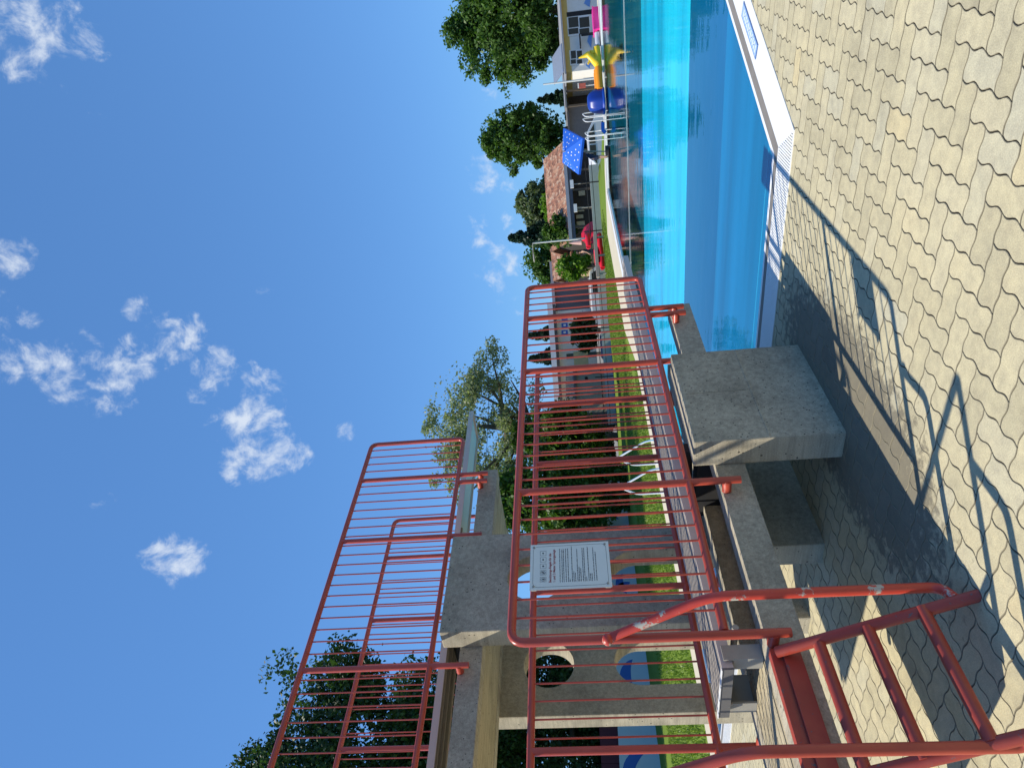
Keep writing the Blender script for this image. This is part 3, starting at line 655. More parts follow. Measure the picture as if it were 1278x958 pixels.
def tree(name, label, top, bot, yl, yr, D, mat, n, size, seed, cat='tree', clumps=34, depth=1.0, cr=.26, bare=.0, shape='round', trunk_r=None, ground=None, group=None, open_=.0):
    """crown fills the picture box (top..bot heights, yl..yr sides) at distance D"""
    r0, _, zt = rp(top, (yl+yr)/2, D); r1, _, zb = rp(bot, (yl+yr)/2, D); ra = rp((top+bot)/2, yl, D)[0]; rb = rp((top+bot)/2, yr, D)[0]
    rc = (ra+rb)/2; R = abs(ra-rb)/2; H2 = (zt-zb)/2; zc = (zt+zb)/2
    wx, wy, _ = c2w(rc, D, 0); gz = hz(wx, wy)-.03 if ground is None else ground
    T = Thing(name, label, cat, (rc, D, gz), 'c', group); q = random.Random(seed); pr = np.random.RandomState(seed)
    pts = []; cs = []
    for k in range(clumps):
        for _ in range(60):
            x, y, z = q.uniform(-1, 1), q.uniform(-1, 1), q.uniform(-1, 1); rr = x*x+y*y+z*z
            if shape == 'cone':
                an = q.uniform(0, 6.28); z = -1+2*(k+.5)/clumps; ra_ = math.sqrt(q.random())*(1-z)/2*.95; x, y = ra_*math.cos(an), ra_*math.sin(an); break
            if shape == 'round' and .16 < rr < 1: break
            if shape == 'cone' and math.hypot(x, y) < (1-z)/2*.98+.05: break
            if shape == 'tall' and (x*x+y*y)*(1.0+.5*z) < .9: break
        s = (1-cr*.75)*(1+.22*math.sin(3.1*math.atan2(y, x)+seed)*math.cos(2.3*z+seed)+q.uniform(-.10, .16)) if shape != 'cone' else 1-cr*.5
        cs.append((rc+x*R*s, D+y*R*depth*s, zc+z*H2*s, cr*min(R, H2*1.2)*q.uniform(.7, 1.25) if shape != 'cone' else cr*R*q.uniform(.6, 1.0)*(.30+(1-z)/2)))
    per = n//clumps
    for (x, y, z, rad) in cs:
        u = pr.normal(size=(per, 3)); u /= np.linalg.norm(u, axis=1)[:, None]; rr = rad*pr.uniform(.25, 1, (per, 1))**.55*pr.uniform(.8, 1.25, (per, 1))
        pts.append(np.array([x, y, z])+u*rr*np.array([1.15, 1.15, .8]))
    loose = n//7; u = pr.normal(size=(loose, 3)); u /= np.linalg.norm(u, axis=1)[:, None]
    if shape != 'cone': pts.append(np.array([rc, D, zc])+u*np.array([R, R*depth, H2])*pr.uniform(.4, .98, (loose, 1)))
    A = np.concatenate(pts)
    if shape != 'cone':
        B = (A-np.array([rc, D, zc]))/max(.6, R*.30)*2.1+seed; f = np.sin(B[:, 0]+1.7*np.sin(B[:, 2]*.8))*np.sin(B[:, 1]*1.1+1.3*np.sin(B[:, 0]*.9))+np.sin(B[:, 2]*1.3+B[:, 0]*.6)*.8+pr.normal(0, .25, len(A)); A = A[f > -.75+open_]
    V = leaves(A, size, seed); leaf_obj('crown', V, mat, (rc, D, gz), T)
    tr_ = trunk_r or (max(.09, .035*(zt-gz)) if shape != 'cone' else .1); mb = MB(); topz = zb+(zt-zb)*(.55 if shape != 'cone' else .8)
    mb.tube([(rc, D, gz-.1), (rc+.04*R, D, gz+(zb-gz)*.6), (rc-.03*R, D, zb+.1*(zt-zb)), (rc+.05*R, D, topz)], [tr_*1.3, tr_, tr_*.75, tr_*.25], 8)
    if shape != 'cone':
        for (x, y, z, rad) in cs[:14]:
            s0 = Vector((rc, D, max(gz+.3, min(z-.3, zb+q.uniform(.05, .4)*(zt-zb))))); e = Vector((x, y, z)); m_ = (s0+e)/2+Vector((0, 0, -.05*H2)); mb.tube([s0, m_, e], [tr_*.42, tr_*.25, tr_*.08], 6)
    T.part('trunk', mb, M_bark); return T
tree('broadleaf_tree', 'largest green broadleaf tree overhanging the white house by the far pool edge', 563, 708, -70, 103, 53, M_l1, 64000, .14, 11, clumps=130, cr=.16, open_=.1)
tree('broadleaf_tree', 'bushy green tree between the big tree and the red tiled roof, behind the blue parasol', 595, 708, 129, 208, 52, M_l1, 38000, .13, 12, clumps=90, cr=.17, open_=.05)
tree('round_tree', 'distant rounded grey-green tree above the ridge of the red roof', 645, 715, 222, 290, 78, M_l2, 20000, .2, 13, clumps=54, cr=.22)
tree('broadleaf_tree', 'small bright yellow-green tree peeping over the red roof ridge', 672, 700, 236, 275, 62, M_l5, 3500, .18, 14, clumps=16)
tree('spruce_tree', 'dark pointed spruce standing highest beyond the red roof', 629, 712, 266, 322, 74, M_l4, 12000, .2, 15, shape='cone', clumps=60, cr=.34, depth=1)
tree('broadleaf_tree', 'dark green tree between the pointed spruce and the grey gabled house', 650, 725, 296, 358, 66, M_l1, 20000, .16, 16, clumps=54, cr=.2)
tree('shrub', 'leafy green bush spilling over the left end of the red tiled roof', 678, 722, 266, 312, 47.3, M_l1, 6500, .13, 17, 'bush', clumps=26)
tree('shrub', 'green climbing bush beside the second small red roof', 692, 737, 314, 352, 46, M_l5, 5000, .13, 18, 'bush', clumps=22)
tree('conifer_tree', 'small dark conifer in the gap left of the big broadleaf tree', 668, 712, 112, 134, 60, M_l4, 3500, .2, 19, shape='cone', clumps=26, cr=.4)
tree('conifer_tree', 'dark conifer behind the flat roofed building, nearer its right side', 652, 712, 402, 432, 64, M_l4, 7000, .2, 20, shape='cone', clumps=44, cr=.42)
tree('conifer_tree', 'dark conifer behind the flat roofed building, nearer its left side', 656, 712, 430, 462, 62, M_l4, 7000, .2, 21, shape='cone', clumps=44, cr=.42)
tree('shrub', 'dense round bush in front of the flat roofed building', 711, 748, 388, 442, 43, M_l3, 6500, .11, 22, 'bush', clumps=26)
tree('poplar_tree', 'airy pale-leaved tree rising behind the tip of the high springboard', 528, 680, 432, 640, 41, M_l6, 25000, .085, 23, clumps=130, cr=.13, depth=.6, open_=.05)
tree('broadleaf_tree', 'mid green tree behind the tan house, right of the high tower', 640, 760, 500, 600, 39, M_l1, 30000, .12, 24, clumps=70, cr=.2)
tree('broadleaf_tree', 'sunlit leafy tree directly beside the high tower wall', 600, 790, 560, 676, 32, M_l1, 40000, .11, 25, clumps=90, cr=.2)
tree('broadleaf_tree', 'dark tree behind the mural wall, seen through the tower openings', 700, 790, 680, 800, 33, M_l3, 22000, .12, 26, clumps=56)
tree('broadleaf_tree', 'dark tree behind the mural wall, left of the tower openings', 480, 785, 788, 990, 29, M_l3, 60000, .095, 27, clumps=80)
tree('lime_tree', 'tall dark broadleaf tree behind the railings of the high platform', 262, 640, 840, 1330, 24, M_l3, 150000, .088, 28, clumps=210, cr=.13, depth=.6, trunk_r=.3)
hp_ = np.random.RandomState(44); n = 60000; hx = -28.6+hp_.normal(0, .55, n); hy = hp_.uniform(2, 38, n); hzz = hp_.uniform(0, 1, n)**.8*(2.3+.35*np.sin(hy*1.7)+.2*np.sin(hy*4.1))
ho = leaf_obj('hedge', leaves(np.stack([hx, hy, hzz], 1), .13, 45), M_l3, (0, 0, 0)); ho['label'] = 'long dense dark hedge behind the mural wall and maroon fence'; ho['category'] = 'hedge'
tree('shrub', 'spiky bright bush at the foot of the mural wall', 792, 822, 930, 962, 25.5, M_l5, 1500, .16, 29, 'bush', clumps=10)
# rough mown grass standing up from the lawn
pr = np.random.RandomState(5); n = 52000; gx = pr.uniform(-19.5, -11.95, n); gy = pr.uniform(5, 34, n)
kp = (gx > -19.5) & ~((gx > -13.25) & (gy > 18)); gx, gy = gx[kp], gy[kp]; n = len(gx); hh = pr.uniform(.03, .075, n); an = pr.uniform(0, 6.28, n)
V = np.zeros((n, 4, 3)); dx, dy = np.cos(an)*.018, np.sin(an)*.018; z0 = -.03
V[:, 0] = np.stack([gx-dx, gy-dy, np.full(n, z0)], 1); V[:, 1] = np.stack([gx+dx, gy+dy, np.full(n, z0)], 1); lx, ly = pr.normal(0, .02, n), pr.normal(0, .02, n)
V[:, 2] = np.stack([gx+lx+dx*.2, gy+ly+dy*.2, z0+hh], 1); V[:, 3] = np.stack([gx+lx-dx*.2, gy+ly-dy*.2, z0+hh], 1)
go = leaf_obj('grass', V.reshape(-1, 3), foliage('grass_blades', (.11, .17, .02), (.21, .29, .04), .3), (0, 0, 0)); go['kind'] = 'stuff'; go['label'] = 'short bright lawn grass beside the pool path'

# ------------------------------------------------------------------ boundary walls at the left
M_mur = simple('grey_rendered_wall', (.46, .52, .52), .8, 0, .08, 1.5); M_blue = simple('mural_blue', (.03, .11, .34), .7, 0, .1, 3)
T = Thing('mural_wall', 'long low grey wall painted with blue wave arcs across the lawn', 'wall', (-24.5, 17, 0))
mb = MB()
def mh(y): return 1.42-(y-10)*.032
ysm = [6, 9, 12, 15, 18, 21, 24, 27]
for a, b_ in zip(ysm, ysm[1:]): mb.add([(-24.7, a, -.1), (-24.5, a, -.1), (-24.5, b_-.02, -.1), (-24.7, b_-.02, -.1), (-24.7, a, mh(a)), (-24.5, a, mh(a)), (-24.5, b_-.02, mh(b_)), (-24.7, b_-.02, mh(b_))], [(0,3,2,1),(4,5,6,7),(0,1,5,4),(1,2,6,5),(2,3,7,6),(3,0,4,7)])
T.part('wall', mb, M_mur)
def arc(yc, zc, R, a0, a1, wmax, sgn=1):
    mb = MB(); n = 14; P = []
    for k in range(n+1):
        t = k/n; A = math.radians(a0+(a1-a0)*t); wd_ = wmax*math.sin(math.pi*t)**.8; P.append(((yc+(R+wd_/2)*math.cos(A), zc+(R+wd_/2)*math.sin(A)), (yc+(R-wd_/2)*math.cos(A), zc+(R-wd_/2)*math.sin(A))))
    for k in range(n): mb.quad((-24.496, *P[k][0]), (-24.496, *P[k+1][0]), (-24.496, *P[k+1][1]), (-24.496, *P[k][1]))
    return mb
for (yc, zc, R, a0, a1, w_) in ((24.2, .1, .6, 20, 150, .28), (22.6, .75, .6, 200, 340, .28), (20.0, -.05, .75, 50, 140, .34), (19.2, .1, .8, 10, 75, .34), (15.6, -.1, .95, 40, 140, .42), (14.4, .05, .9, 20, 80, .4), (11.9, .1, 1.0, 10, 120, .40), (9.6, .2, .8, 30, 150, .3)):
    T.part('wave', arc(yc, zc, R, a0, a1, w_), M_blue)
mb = MB(); mb.box(-26.3, -26.15, 4, 18.6, -.1, 1.98)
for k in range(30): mb.box(-26.15, -26.13, 4.02+k*.485, 4.02+k*.485+.46, -.1, 1.96)
solo('board_fence', 'dark maroon board fence behind the mural wall', 'fence', mb, simple('maroon_stain', (.09, .018, .022), .8, 0, .2), (-26.2, 11, 0))

# ------------------------------------------------------------------ buildings and things beyond the far end
def cbox(mb, px0, px1, py0, py1, D, depth, D2=None):       # box whose front face fills the picture rectangle at distance D (px: top, bottom; py: right, left)
    pm = (py0+py1)/2; xm = (px0+px1)/2
    zt, zb = rp(px0, pm, D)[2], rp(px1, pm, D)[2]; xr, xl = rp(xm, py0, D)[0], rp(xm, py1, D)[0]
    return mb.box(xl, xr, D, D+depth, zb, zt)
def ctr(px, py, D, z=None): r, d, zz = rp(px, py, D); return (r, d, zz if z is None else z)
GF = -1.55
M_wwall = simple('white_render', (.78, .77, .72), .8, 0, .05, 2); M_yel = simple('yellow_render', (.62, .47, .16), .8); M_mblue = simple('light_blue_paint', (.16, .33, .68), .8)
M_glass = simple('window_glass', (.025, .035, .035), .12); M_tile = None
m, t, b, N_, L_ = mat_base('clay_roof_tiles'); tc = N_.new('ShaderNodeTexCoord'); vo = N_.new('ShaderNodeTexVoronoi'); vo.inputs['Scale'].default_value = 5.5; mp = N_.new('ShaderNodeMapping'); mp.inputs['Scale'].default_value = (1, .6, .6)
L_.new(tc.outputs['Object'], mp.inputs[0]); L_.new(mp.outputs[0], vo.inputs['Vector']); se = N_.new('ShaderNodeSeparateColor'); L_.new(vo.outputs['Color'], se.inputs[0])
L_.new(ramp(N_, L_, se.outputs[0], [(0, (.13,.065,.045)), (.35, (.27,.115,.07)), (.7, (.33,.16,.095)), (1, (.40,.28,.20))]), b.inputs['Base Color']); b.inputs['Roughness'].default_value = .85; M_tile = m
bp = N_.new('ShaderNodeBump'); bp.inputs['Distance'].default_value = .05; L_.new(vo.outputs['Distance'], bp.inputs['Height']); L_.new(bp.outputs[0], b.inputs['Normal'])

# white service house
D = 44.6; T = Thing('service_house', 'white house with yellow eaves band and blue mural patches behind the far pool edge', 'house', ctr(745, 45, D, GF), 'c')
zt = rp(702, 45, D)[2]; xl, xr = rp(720, 89, D)[0], rp(720, -45, D)[0]
mb = MB(); mb.box(xl, xr, D, D+6, GF, zt-.42); T.part('wall', mb, M_wwall)
mb = MB(); mb.box(xl-.02, xr, D-.03, D+6, zt-.42, zt-.05); T.part('yellow_band', mb, M_yel)
mb = MB(); mb.add([(xl-.3, D-.5, zt-.06), (xr, D-.5, zt-.06), (xr, D+6.3, zt+.1), (xl-.3, D+6.3, zt+.1), (xl-.3, D-.5, zt+.04), (xr, D-.5, zt+.04), (xr, D+6.3, zt+.2), (xl-.3, D+6.3, zt+.2)], [(0,3,2,1),(4,5,6,7),(0,1,5,4),(1,2,6,5),(2,3,7,6),(3,0,4,7)]); RF = T.part('roof', mb, simple('grey_sheet_roof', (.3,.31,.33), .6))
for (a, b_, c, d) in ((708, 737, 20, 44), (711, 728, 62, 81)):
    mb = MB(); cbox(mb, a, b_, c, d, D-.05, .05); wn = T.part('window', mb, M_white); h = (a+b_)/2; v = c+(d-c)*.62
    mb = MB()
    for (p, q_) in ((a+1.5, h-.7), (h+.7, b_-1.5)):
        for (r_, s__) in ((c+1.5, v-.7), (v+.7, d-1.5)): cbox(mb, p, q_, r_, s__, D-.07, .02)
    T.part('pane', mb, M_glass, wn)
mb = MB(); cbox(mb, 707, 743, 13.5, 19, D-.04, .04); T.part('dark_doorway', mb, M_dark)
mb = MB()
for (a, b_, c, d) in ((729, 737, 0, 9), (733, 739, 44, 60), (731, 737, 78, 86)):
    pts = [rp(a+2, c, D-.02), rp(b_, c, D-.02), rp(b_-1, d, D-.02), rp(a, (c+d)/2, D-.02)]; mb.prism([(p[0], p[1], p[2]) for p in pts], (0, 0, 0), (0, -.02, 0))
T.part('mural_patch', mb, M_mblue)
mb = MB(); x1_, _, z1_ = rp(724, 52, D-.3); mb.box(x1_-.4, x1_+.4, D-.5, D-.2, z1_-.04, z1_+.04); mb.box(x1_+.3, x1_+.42, D-.44, D-.3, GF, z1_-.1); solo('wall_basin_shelf', 'small dark shelf on a post in front of the white house wall', 'shelf', mb, M_black, (x1_, D-.35, GF), 'c')
mb = MB(); z_ = rp(697, 80, D+1)[2]; x_ = rp(697, 78, D+1)[0]; mb.add([(x_-.9, D+.4, z_-.25), (x_+.9, D+.4, z_-.25), (x_+.9, D+2.2, z_+.4), (x_-.9, D+2.2, z_+.4), (x_-.9, D+.4, z_-.31), (x_+.9, D+.4, z_-.31), (x_+.9, D+2.2, z_+.34), (x_-.9, D+2.2, z_+.34)], [(0,3,2,1),(4,5,6,7),(0,1,5,4),(1,2,6,5),(2,3,7,6),(3,0,4,7)])
solo('solar_panel', 'tilted grey solar panel on the roof end of the white house', 'solar panel', mb, simple('panel_glass', (.22,.26,.34), .25), (x_, D+1, z_-.3), 'c')
# dark lean-to and grey shed
D = 46; T = Thing('lean_to_shelter', 'dark open lean-to between the white house and the grey shed', 'shelter', ctr(745, 108, D, GF), 'c')
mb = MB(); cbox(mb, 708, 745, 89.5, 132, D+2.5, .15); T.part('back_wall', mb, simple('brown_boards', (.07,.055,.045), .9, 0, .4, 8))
mb = MB(); zt = rp(704, 110, D)[2]; xl, xr = rp(720, 133, D)[0], rp(720, 89.5, D)[0]; mb.box(xl, xr, D, D+2.7, zt-.1, zt); T.part('roof', mb, simple('grey_felt', (.20,.20,.20), .9))
for py in (92, 112, 131): mb = MB(); r_ = rp(720, py, D)[0]; mb.box(r_-.06, r_+.06, D+.02, D+.14, GF, zt-.1); T.part('post', mb, M_bark)
mb = MB(); cbox(mb, 722.5, 731, 104, 110, D-.3, .05); mb2 = MB(); x_, _, z_ = rp(727, 107, D-.3)
T = Thing('notice_board', 'small red and white notice board before the dark lean-to', 'sign', (x_, D-.3, GF), 'c'); T.part('board', mb, simple('faded_red', (.52,.12,.09), .7)); mb = MB(); cbox(mb, 721, 722.5, 104, 110, D-.31, .05); mb.box(x_-.02, x_+.02, D-.24, D-.2, GF, z_); T.part('frame', mb, M_white)
D = 47; T = Thing('garden_shed', 'grey brown shed wall beneath the dark conifer beside the parasol', 'shed', ctr(745, 150, D, GF), 'c')
mb = MB(); xl, xr = rp(720, 176, D)[0], rp(720, 133, D)[0]; zt = rp(711, 150, D)[2]; mb.box(xl, xr, D, D+4, GF, zt); T.part('wall', mb, simple('weathered_boards', (.21,.19,.175), .9, 0, .2, 6))
mb = MB(); mb.box(xl-.2, xr+.2, D-.3, D+4.2, zt, zt+.14); T.part('roof', mb, simple('dark_felt', (.09,.09,.09), .9))
# red tiled pavilion
D = 46.5
def gabled(T, py_r, py_l, px_ridge, px_eave, D, depth, mat_roof, wall_mat, over=.35, wall_to=None):
    xl, xr = rp(700, py_l, D)[0], rp(700, py_r, D)[0]; ze = rp(px_eave, (py_r+py_l)/2, D)[2]; zr = rp(px_ridge, (py_r+py_l)/2, D+depth/2)[2]
    mb = MB(); mb.prism([(xl-over, D-over, ze), (xl-over, D+depth/2, zr), (xl-over, D+depth+over, ze), (xl-over, D+depth+over, ze-.12), (xl-over, D+depth/2, zr-.14), (xl-over, D-over, ze-.12)], (0,0,0), (xr-xl+2*over, 0, 0)); R_ = T.part('roof', mb, mat_roof)
    mb = MB(); mb.prism([(xl, D+.6, GF), (xl, D+.6, ze-.15), (xl, D+depth/2, zr-.2), (xl, D+depth, ze-.15), (xl, D+depth, GF)], (0,0,0), (xr-xl, 0, 0)); T.part('wall', mb, wall_mat)
    return xl, xr, ze, zr, R_
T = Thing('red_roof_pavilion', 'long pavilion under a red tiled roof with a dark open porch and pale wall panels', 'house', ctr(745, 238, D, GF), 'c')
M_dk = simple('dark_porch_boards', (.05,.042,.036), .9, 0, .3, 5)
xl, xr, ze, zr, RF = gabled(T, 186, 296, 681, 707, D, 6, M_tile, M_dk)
mb = MB(); mb.box(xl-.37, xr+.37, D-.42, D-.36, ze-.16, ze+.05); T.part('gutter', mb, simple('grey_gutter', (.34,.36,.40), .5), RF)
mb = MB(); mb.box(xl-.35, xr+.35, D-.34, D-.1, ze-.40, ze-.17); T.part('porch_beam', mb, simple('slate_blue_beam', (.10,.11,.14), .8))
for py in (190, 214, 238, 262, 284): mb = MB(); r_ = rp(720, py, D)[0]; mb.box(r_-.07, r_+.07, D-.28, D-.14, GF, ze-.3); T.part('post', mb, M_bark)
for (a, b_, c, d) in ((718, 729, 258, 264), (719, 728, 268, 272.5), (720, 730, 276, 285), (722, 730, 236, 244)):
    mb = MB(); cbox(mb, a, b_, c, d, D+.5, .08); T.part('wall_panel', mb, simple('cream_panel', (.58,.50,.33), .8))
for k, (px, py) in enumerate(((712.5, 229.5), (717, 259.5))):
    mb = MB(); cbox(mb, px-1, px+3.2, py-5, py+5, D-1.6, .1); x_, _, z_ = rp(px+3, py, D-1.6)
    T = Thing('sun_sail_post', ['white folded canopy on a post at the middle of the porch', 'white folded canopy on a post at the left of the porch'][k], 'canopy', (x_, D-1.6, GF), 'c', 'folded canopies'); T.part('canopy', mb, M_white)
    mb = MB(); mb.tube([(x_, D-1.5, GF), (x_, D-1.5, z_+.1)], .035, 8); T.part('post', mb, M_steel)
D = 52; T = Thing('small_red_roof_house', 'small house with a red tiled roof half hidden by bushes', 'house', ctr(745, 325, D, GF), 'c')
gabled(T, 306, 338, 688, 713, D, 5, M_tile, simple('ochre_wall', (.45,.36,.22), .85))
D = 56; T = Thing('grey_gable_house', 'house with a large plain slate grey wall behind the white van', 'house', ctr(745, 365, D, GF), 'c')
mb = MB(); cbox(mb, 692, 735, 330, 402, D, 7); T.part('wall', mb, simple('slate_grey_cladding', (.19,.20,.23), .8, 0, .06))
mb = MB(); cbox(mb, 688.5, 692.2, 326, 403, D-.35, 7.6); T.part('roof', mb, simple('grey_roof', (.36,.36,.38), .7))
# flat-roofed building with emblems
D = 50; T = Thing('flat_roof_building', 'long cream building with a pale flat roof edge and square blue emblems', 'building', ctr(745, 460, D, GF), 'c')
mb = MB(); cbox(mb, 698, 745, 386, 505, D, 8); T.part('wall', mb, simple('cream_render', (.74,.70,.62), .8, 0, .05))
mb = MB(); cbox(mb, 688, 694.5, 378, 520, D-1.0, 9.5); T.part('roof', mb, simple('pale_fascia', (.58,.62,.68), .5)); mb = MB(); cbox(mb, 694.7, 697.8, 379, 519, D-.7, 8.6); T.part('soffit', mb, simple('dark_soffit', (.12,.12,.14), .8))
for k, py in enumerate((396.5, 405.5, 414.5)):
    mb = MB(); cbox(mb, 701, 708.5, py-2.6, py+3.0, D-.04, .04); e = T.part('emblem', mb, simple('emblem_blue', (.05,.12,.48), .5)); mb = MB(); cbox(mb, 703.2, 706.2, py-1.0, py+1.3, D-.06, .02); T.part('emblem_mark', mb, M_white, e)
mb = MB(); cbox(mb, 707, 745, 440, 446, D-.05, .05); T.part('corner_strip', mb, simple('dark_green_strip', (.05,.08,.06), .8))
D = 44; T = Thing('tan_house', 'low tan rendered house with dark slatted porch roof behind the lawn', 'house', ctr(750, 500, D, GF), 'c')
mb = MB(); cbox(mb, 720, 762, 456, 602, D, 6); T.part('wall', mb, simple('tan_render', (.46,.41,.30), .85, 0, .12))
mb = MB()
for k in range(26): cbox(mb, 706+k*.35*0, 719.5, 462+k*2.6, 463.6+k*2.6, D-.3, .25)
T.part('slatted_roof_edge', mb, simple('grey_slats', (.18,.17,.17), .8))
mb = MB(); cbox(mb, 733, 751, 545, 551, D-.04, .04); cbox(mb, 730, 733.6, 470, 476, D-.04, .04); T.part('window', mb, M_dark)
mb = MB(); cbox(mb, 716, 734, 438, 455, 43, .12); x_, _, z_ = rp(730, 446, 43); solo('yellow_board', 'bright yellow upright board left of the round bush', 'board', mb, simple('warm_yellow', (.72,.50,.22), .7), (x_, 43, GF), 'c')
# low concrete wall and fence beyond the lawn
T = Thing('low_wall', 'low pale concrete wall along the back of the lawn', 'wall', ctr(750, 350, 39, 0), 'c'); mb = MB(); xa, xb = rp(750, 530, 38.6)[0], rp(745, 205, 38.6)[0]; mb.box(xa, xb, 38.6, 38.85, -.1, .42); T.part('wall', mb, simple('pale_wall', (.42,.45,.42), .85, 0, .12))
T = Thing('post_fence', 'dark steel post and rail fence in front of the low wall', 'fence', ctr(750, 350, 38, 0), 'c')
mb = MB(); mb.tube([(xa, 38, .62), (xb, 38, .62)], .025, 6); mb.tube([(xa, 38, .3), (xb, 38, .3)], .018, 6); T.part('rail', mb, M_black); p0 = None; x = xa
while x < xb:
    if p0 is None: mb = MB(); mb.tube([(x, 38, -.1), (x, 38, .95)], .035, 6); p0 = T.part('post', mb, M_black); ox = x
    else: dup_at(p0, (x-ox, 0, 0))
    x += 2.6
# parked vehicles
M_body = simple('white_car_paint', (.80,.81,.82), .25, 0, .02); M_bodyd = simple('dark_car_paint', (.06,.08,.13), .25, 0, .02); M_tyre = simple('tyre', (.02,.02,.02), .85)
def car(name, label, cat, px, py, D, Ln, Hh, mat, van, face=1, gz=-1.53):
    r_, _, _ = rp(px, py, D); T = Thing(name, label, cat, (r_, D, gz), 'c')
    k = Hh
    prof = [(0,.28),(0,.62*k),(.04*Ln,.68*k),(.18*Ln,.74*k),(.26*Ln,.98*k),(.34*Ln,1.0*k),(.97*Ln,1.0*k),(Ln,.9*k),(Ln,.28)] if van else [(0,.25),(0,.5*k),(.05*Ln,.62*k),(.24*Ln,.68*k),(.38*Ln,.98*k),(.72*Ln,1.0*k),(.90*Ln,.70*k),(Ln,.66*k),(Ln,.25)]
    pts = [(r_+face*(x-Ln/2), D-.85, gz+z) for x, z in prof]; mb = MB(); mb.prism(pts, (0,0,0), (0,1.7,0)); T.part('body', mb, mat, bev=.04)
    wp = [(.24,.74),(.29,.93),(.40,.93),(.40,.72)] if van else [(.28,.70),(.40,.93),(.54,.94),(.54,.70)]
    mb = MB(); mb.prism([(r_+face*(x*Ln-Ln/2), D-.862, gz+z*k) for x, z in wp], (0,0,0), (0,.02,0))
    wp2 = [(.43,.72),(.43,.93),(.55,.93),(.55,.72)] if van else [(.56,.70),(.56,.94),(.70,.94),(.82,.72)]
    mb.prism([(r_+face*(x*Ln-Ln/2), D-.862, gz+z*k) for x, z in wp2], (0,0,0), (0,.02,0)); T.part('window', mb, M_glass)
    for f in (.18, .80):
        x = r_+face*(f*Ln-Ln/2); mb = MB(); mb.tube([(x, D-.88, gz+.33), (x, D-.66, gz+.33)], .33, 16); wh = T.part('wheel', mb, M_tyre); mb = MB(); mb.tube([(x, D-.89, gz+.33), (x, D-.86, gz+.33)], .19, 12); T.part('rim', mb, M_steel, wh)
    return T
car('parked_van', 'white van parked in front of the slate grey wall', 'van', 745, 362, 48, 4.9, 2.2, M_body, True, -1)
car('parked_car', 'dark blue car parked below the dense round bush', 'car', 745, 428, 41.5, 3.6, 1.35, M_bodyd, False, -1, -.9)
car('parked_car', 'silver white car behind the blue parasol', 'car', 745, 190, 42, 4.3, 1.5, simple('silver_car_paint', (.62,.65,.70), .25, 0, .02), False, 1, -1.2)
# lamp and flag posts
def pole(name, label, cat, px0, py0, px1, py1, D, r_=.05, arm=None):
    a = rp(px0, py0, D); b_ = rp(px1, py1, D); T = Thing(name, label, cat, (b_[0], D, GF), 'c'); mb = MB(); mb.tube([(b_[0], D, GF), (b_[0], D, a[2])], [r_*1.2, r_*.8], 8); T.part('mast', mb, simple('pale_mast', (.62,.64,.62), .5))
    if arm: mb = MB(); e = rp(arm[0], arm[1], D); mb.tube([(b_[0], D, a[2]), (e[0], D, a[2]+.02)], r_*.6, 6); T.part('arm', mb, M_steel); mb = MB(); mb.ell((e[0], D, a[2]-.02), (.25, .12, .06)); T.part('lamp_head', mb, M_steel)
pole('flag_mast', 'thin white mast rising left of the white house', 'mast', 678, 107, 742, 98, 43, .06)
pole('street_lamp', 'tall thin grey lamp post with a side arm before the spruce', 'street lamp', 665, 306, 745, 296, 40, .05, (667, 322))
# poolside objects on the far deck
M_parb = simple('royal_blue_canopy', (.02, .13, .62), .6, 0, .05)
c = [rp(*p) for p in ((703, 160, 27.3), (727, 173, 25.9), (722, 218, 26.4), (702, 203, 27.8))]
T = Thing('parasol', 'tilted square royal blue parasol with white dots beside the far pool edge', 'parasol', (c[0][0]-.8, 26.8, 0), 'c'); cm = Vector(tuple(sum(p[i] for p in c)/4 for i in range(3)))
nrm = (Vector(c[1])-Vector(c[0])).cross(Vector(c[3])-Vector(c[0])).normalized(); nrm = nrm if nrm.z > 0 else -nrm
apx = cm+nrm*.28; mb = MB(); n_ = 6
cc = [Vector(p) for p in c]
for i in range(4):
    j = (i+1) % 4; mb.add([cc[i], cc[j], apx, cc[i]-nrm*.09, cc[j]-nrm*.09], [(0,1,2), (0,3,4,1)])
nb = len(mb.f)
for i in range(4):
    j = (i+1) % 4
    for (u, v) in ((.15,.12),(.38,.12),(.62,.12),(.85,.12),(.28,.32),(.5,.32),(.72,.32),(.4,.55),(.6,.55),(.5,.75)):
        base = cc[i].lerp(cc[j], u); p = base.lerp(apx, v); nn = (cc[j]-cc[i]).cross(apx-cc[i]).normalized(); nn = nn if nn.dot(nrm) > 0 else -nn; e1 = (cc[j]-cc[i]).normalized(); e2 = nn.cross(e1)
        ps = [p+(e1*math.cos(a)+e2*math.sin(a))*.028 for a in np.linspace(0, 2*math.pi, 7)[:-1]]; mb.prism(ps, nn*.006, nn*.012); mb.prism(ps, -nn*.006, -nn*.012)
co = T.part('canopy', mb, M_parb); co.data.materials.append(M_white)
for p in co.data.polygons:
    if p.area < .012: p.material_index = 1
mb = MB(); ft = Vector((cm.x-.15, 26.9, 0)); mb.tube([ft, ft.lerp(apx, .55), apx+nrm*.08], .022, 8); T.part('pole', mb, M_steel); mb = MB(); mb.tube([ft, ft+Vector((0,0,.12))], .22, 14); T.part('foot', mb, M_black)
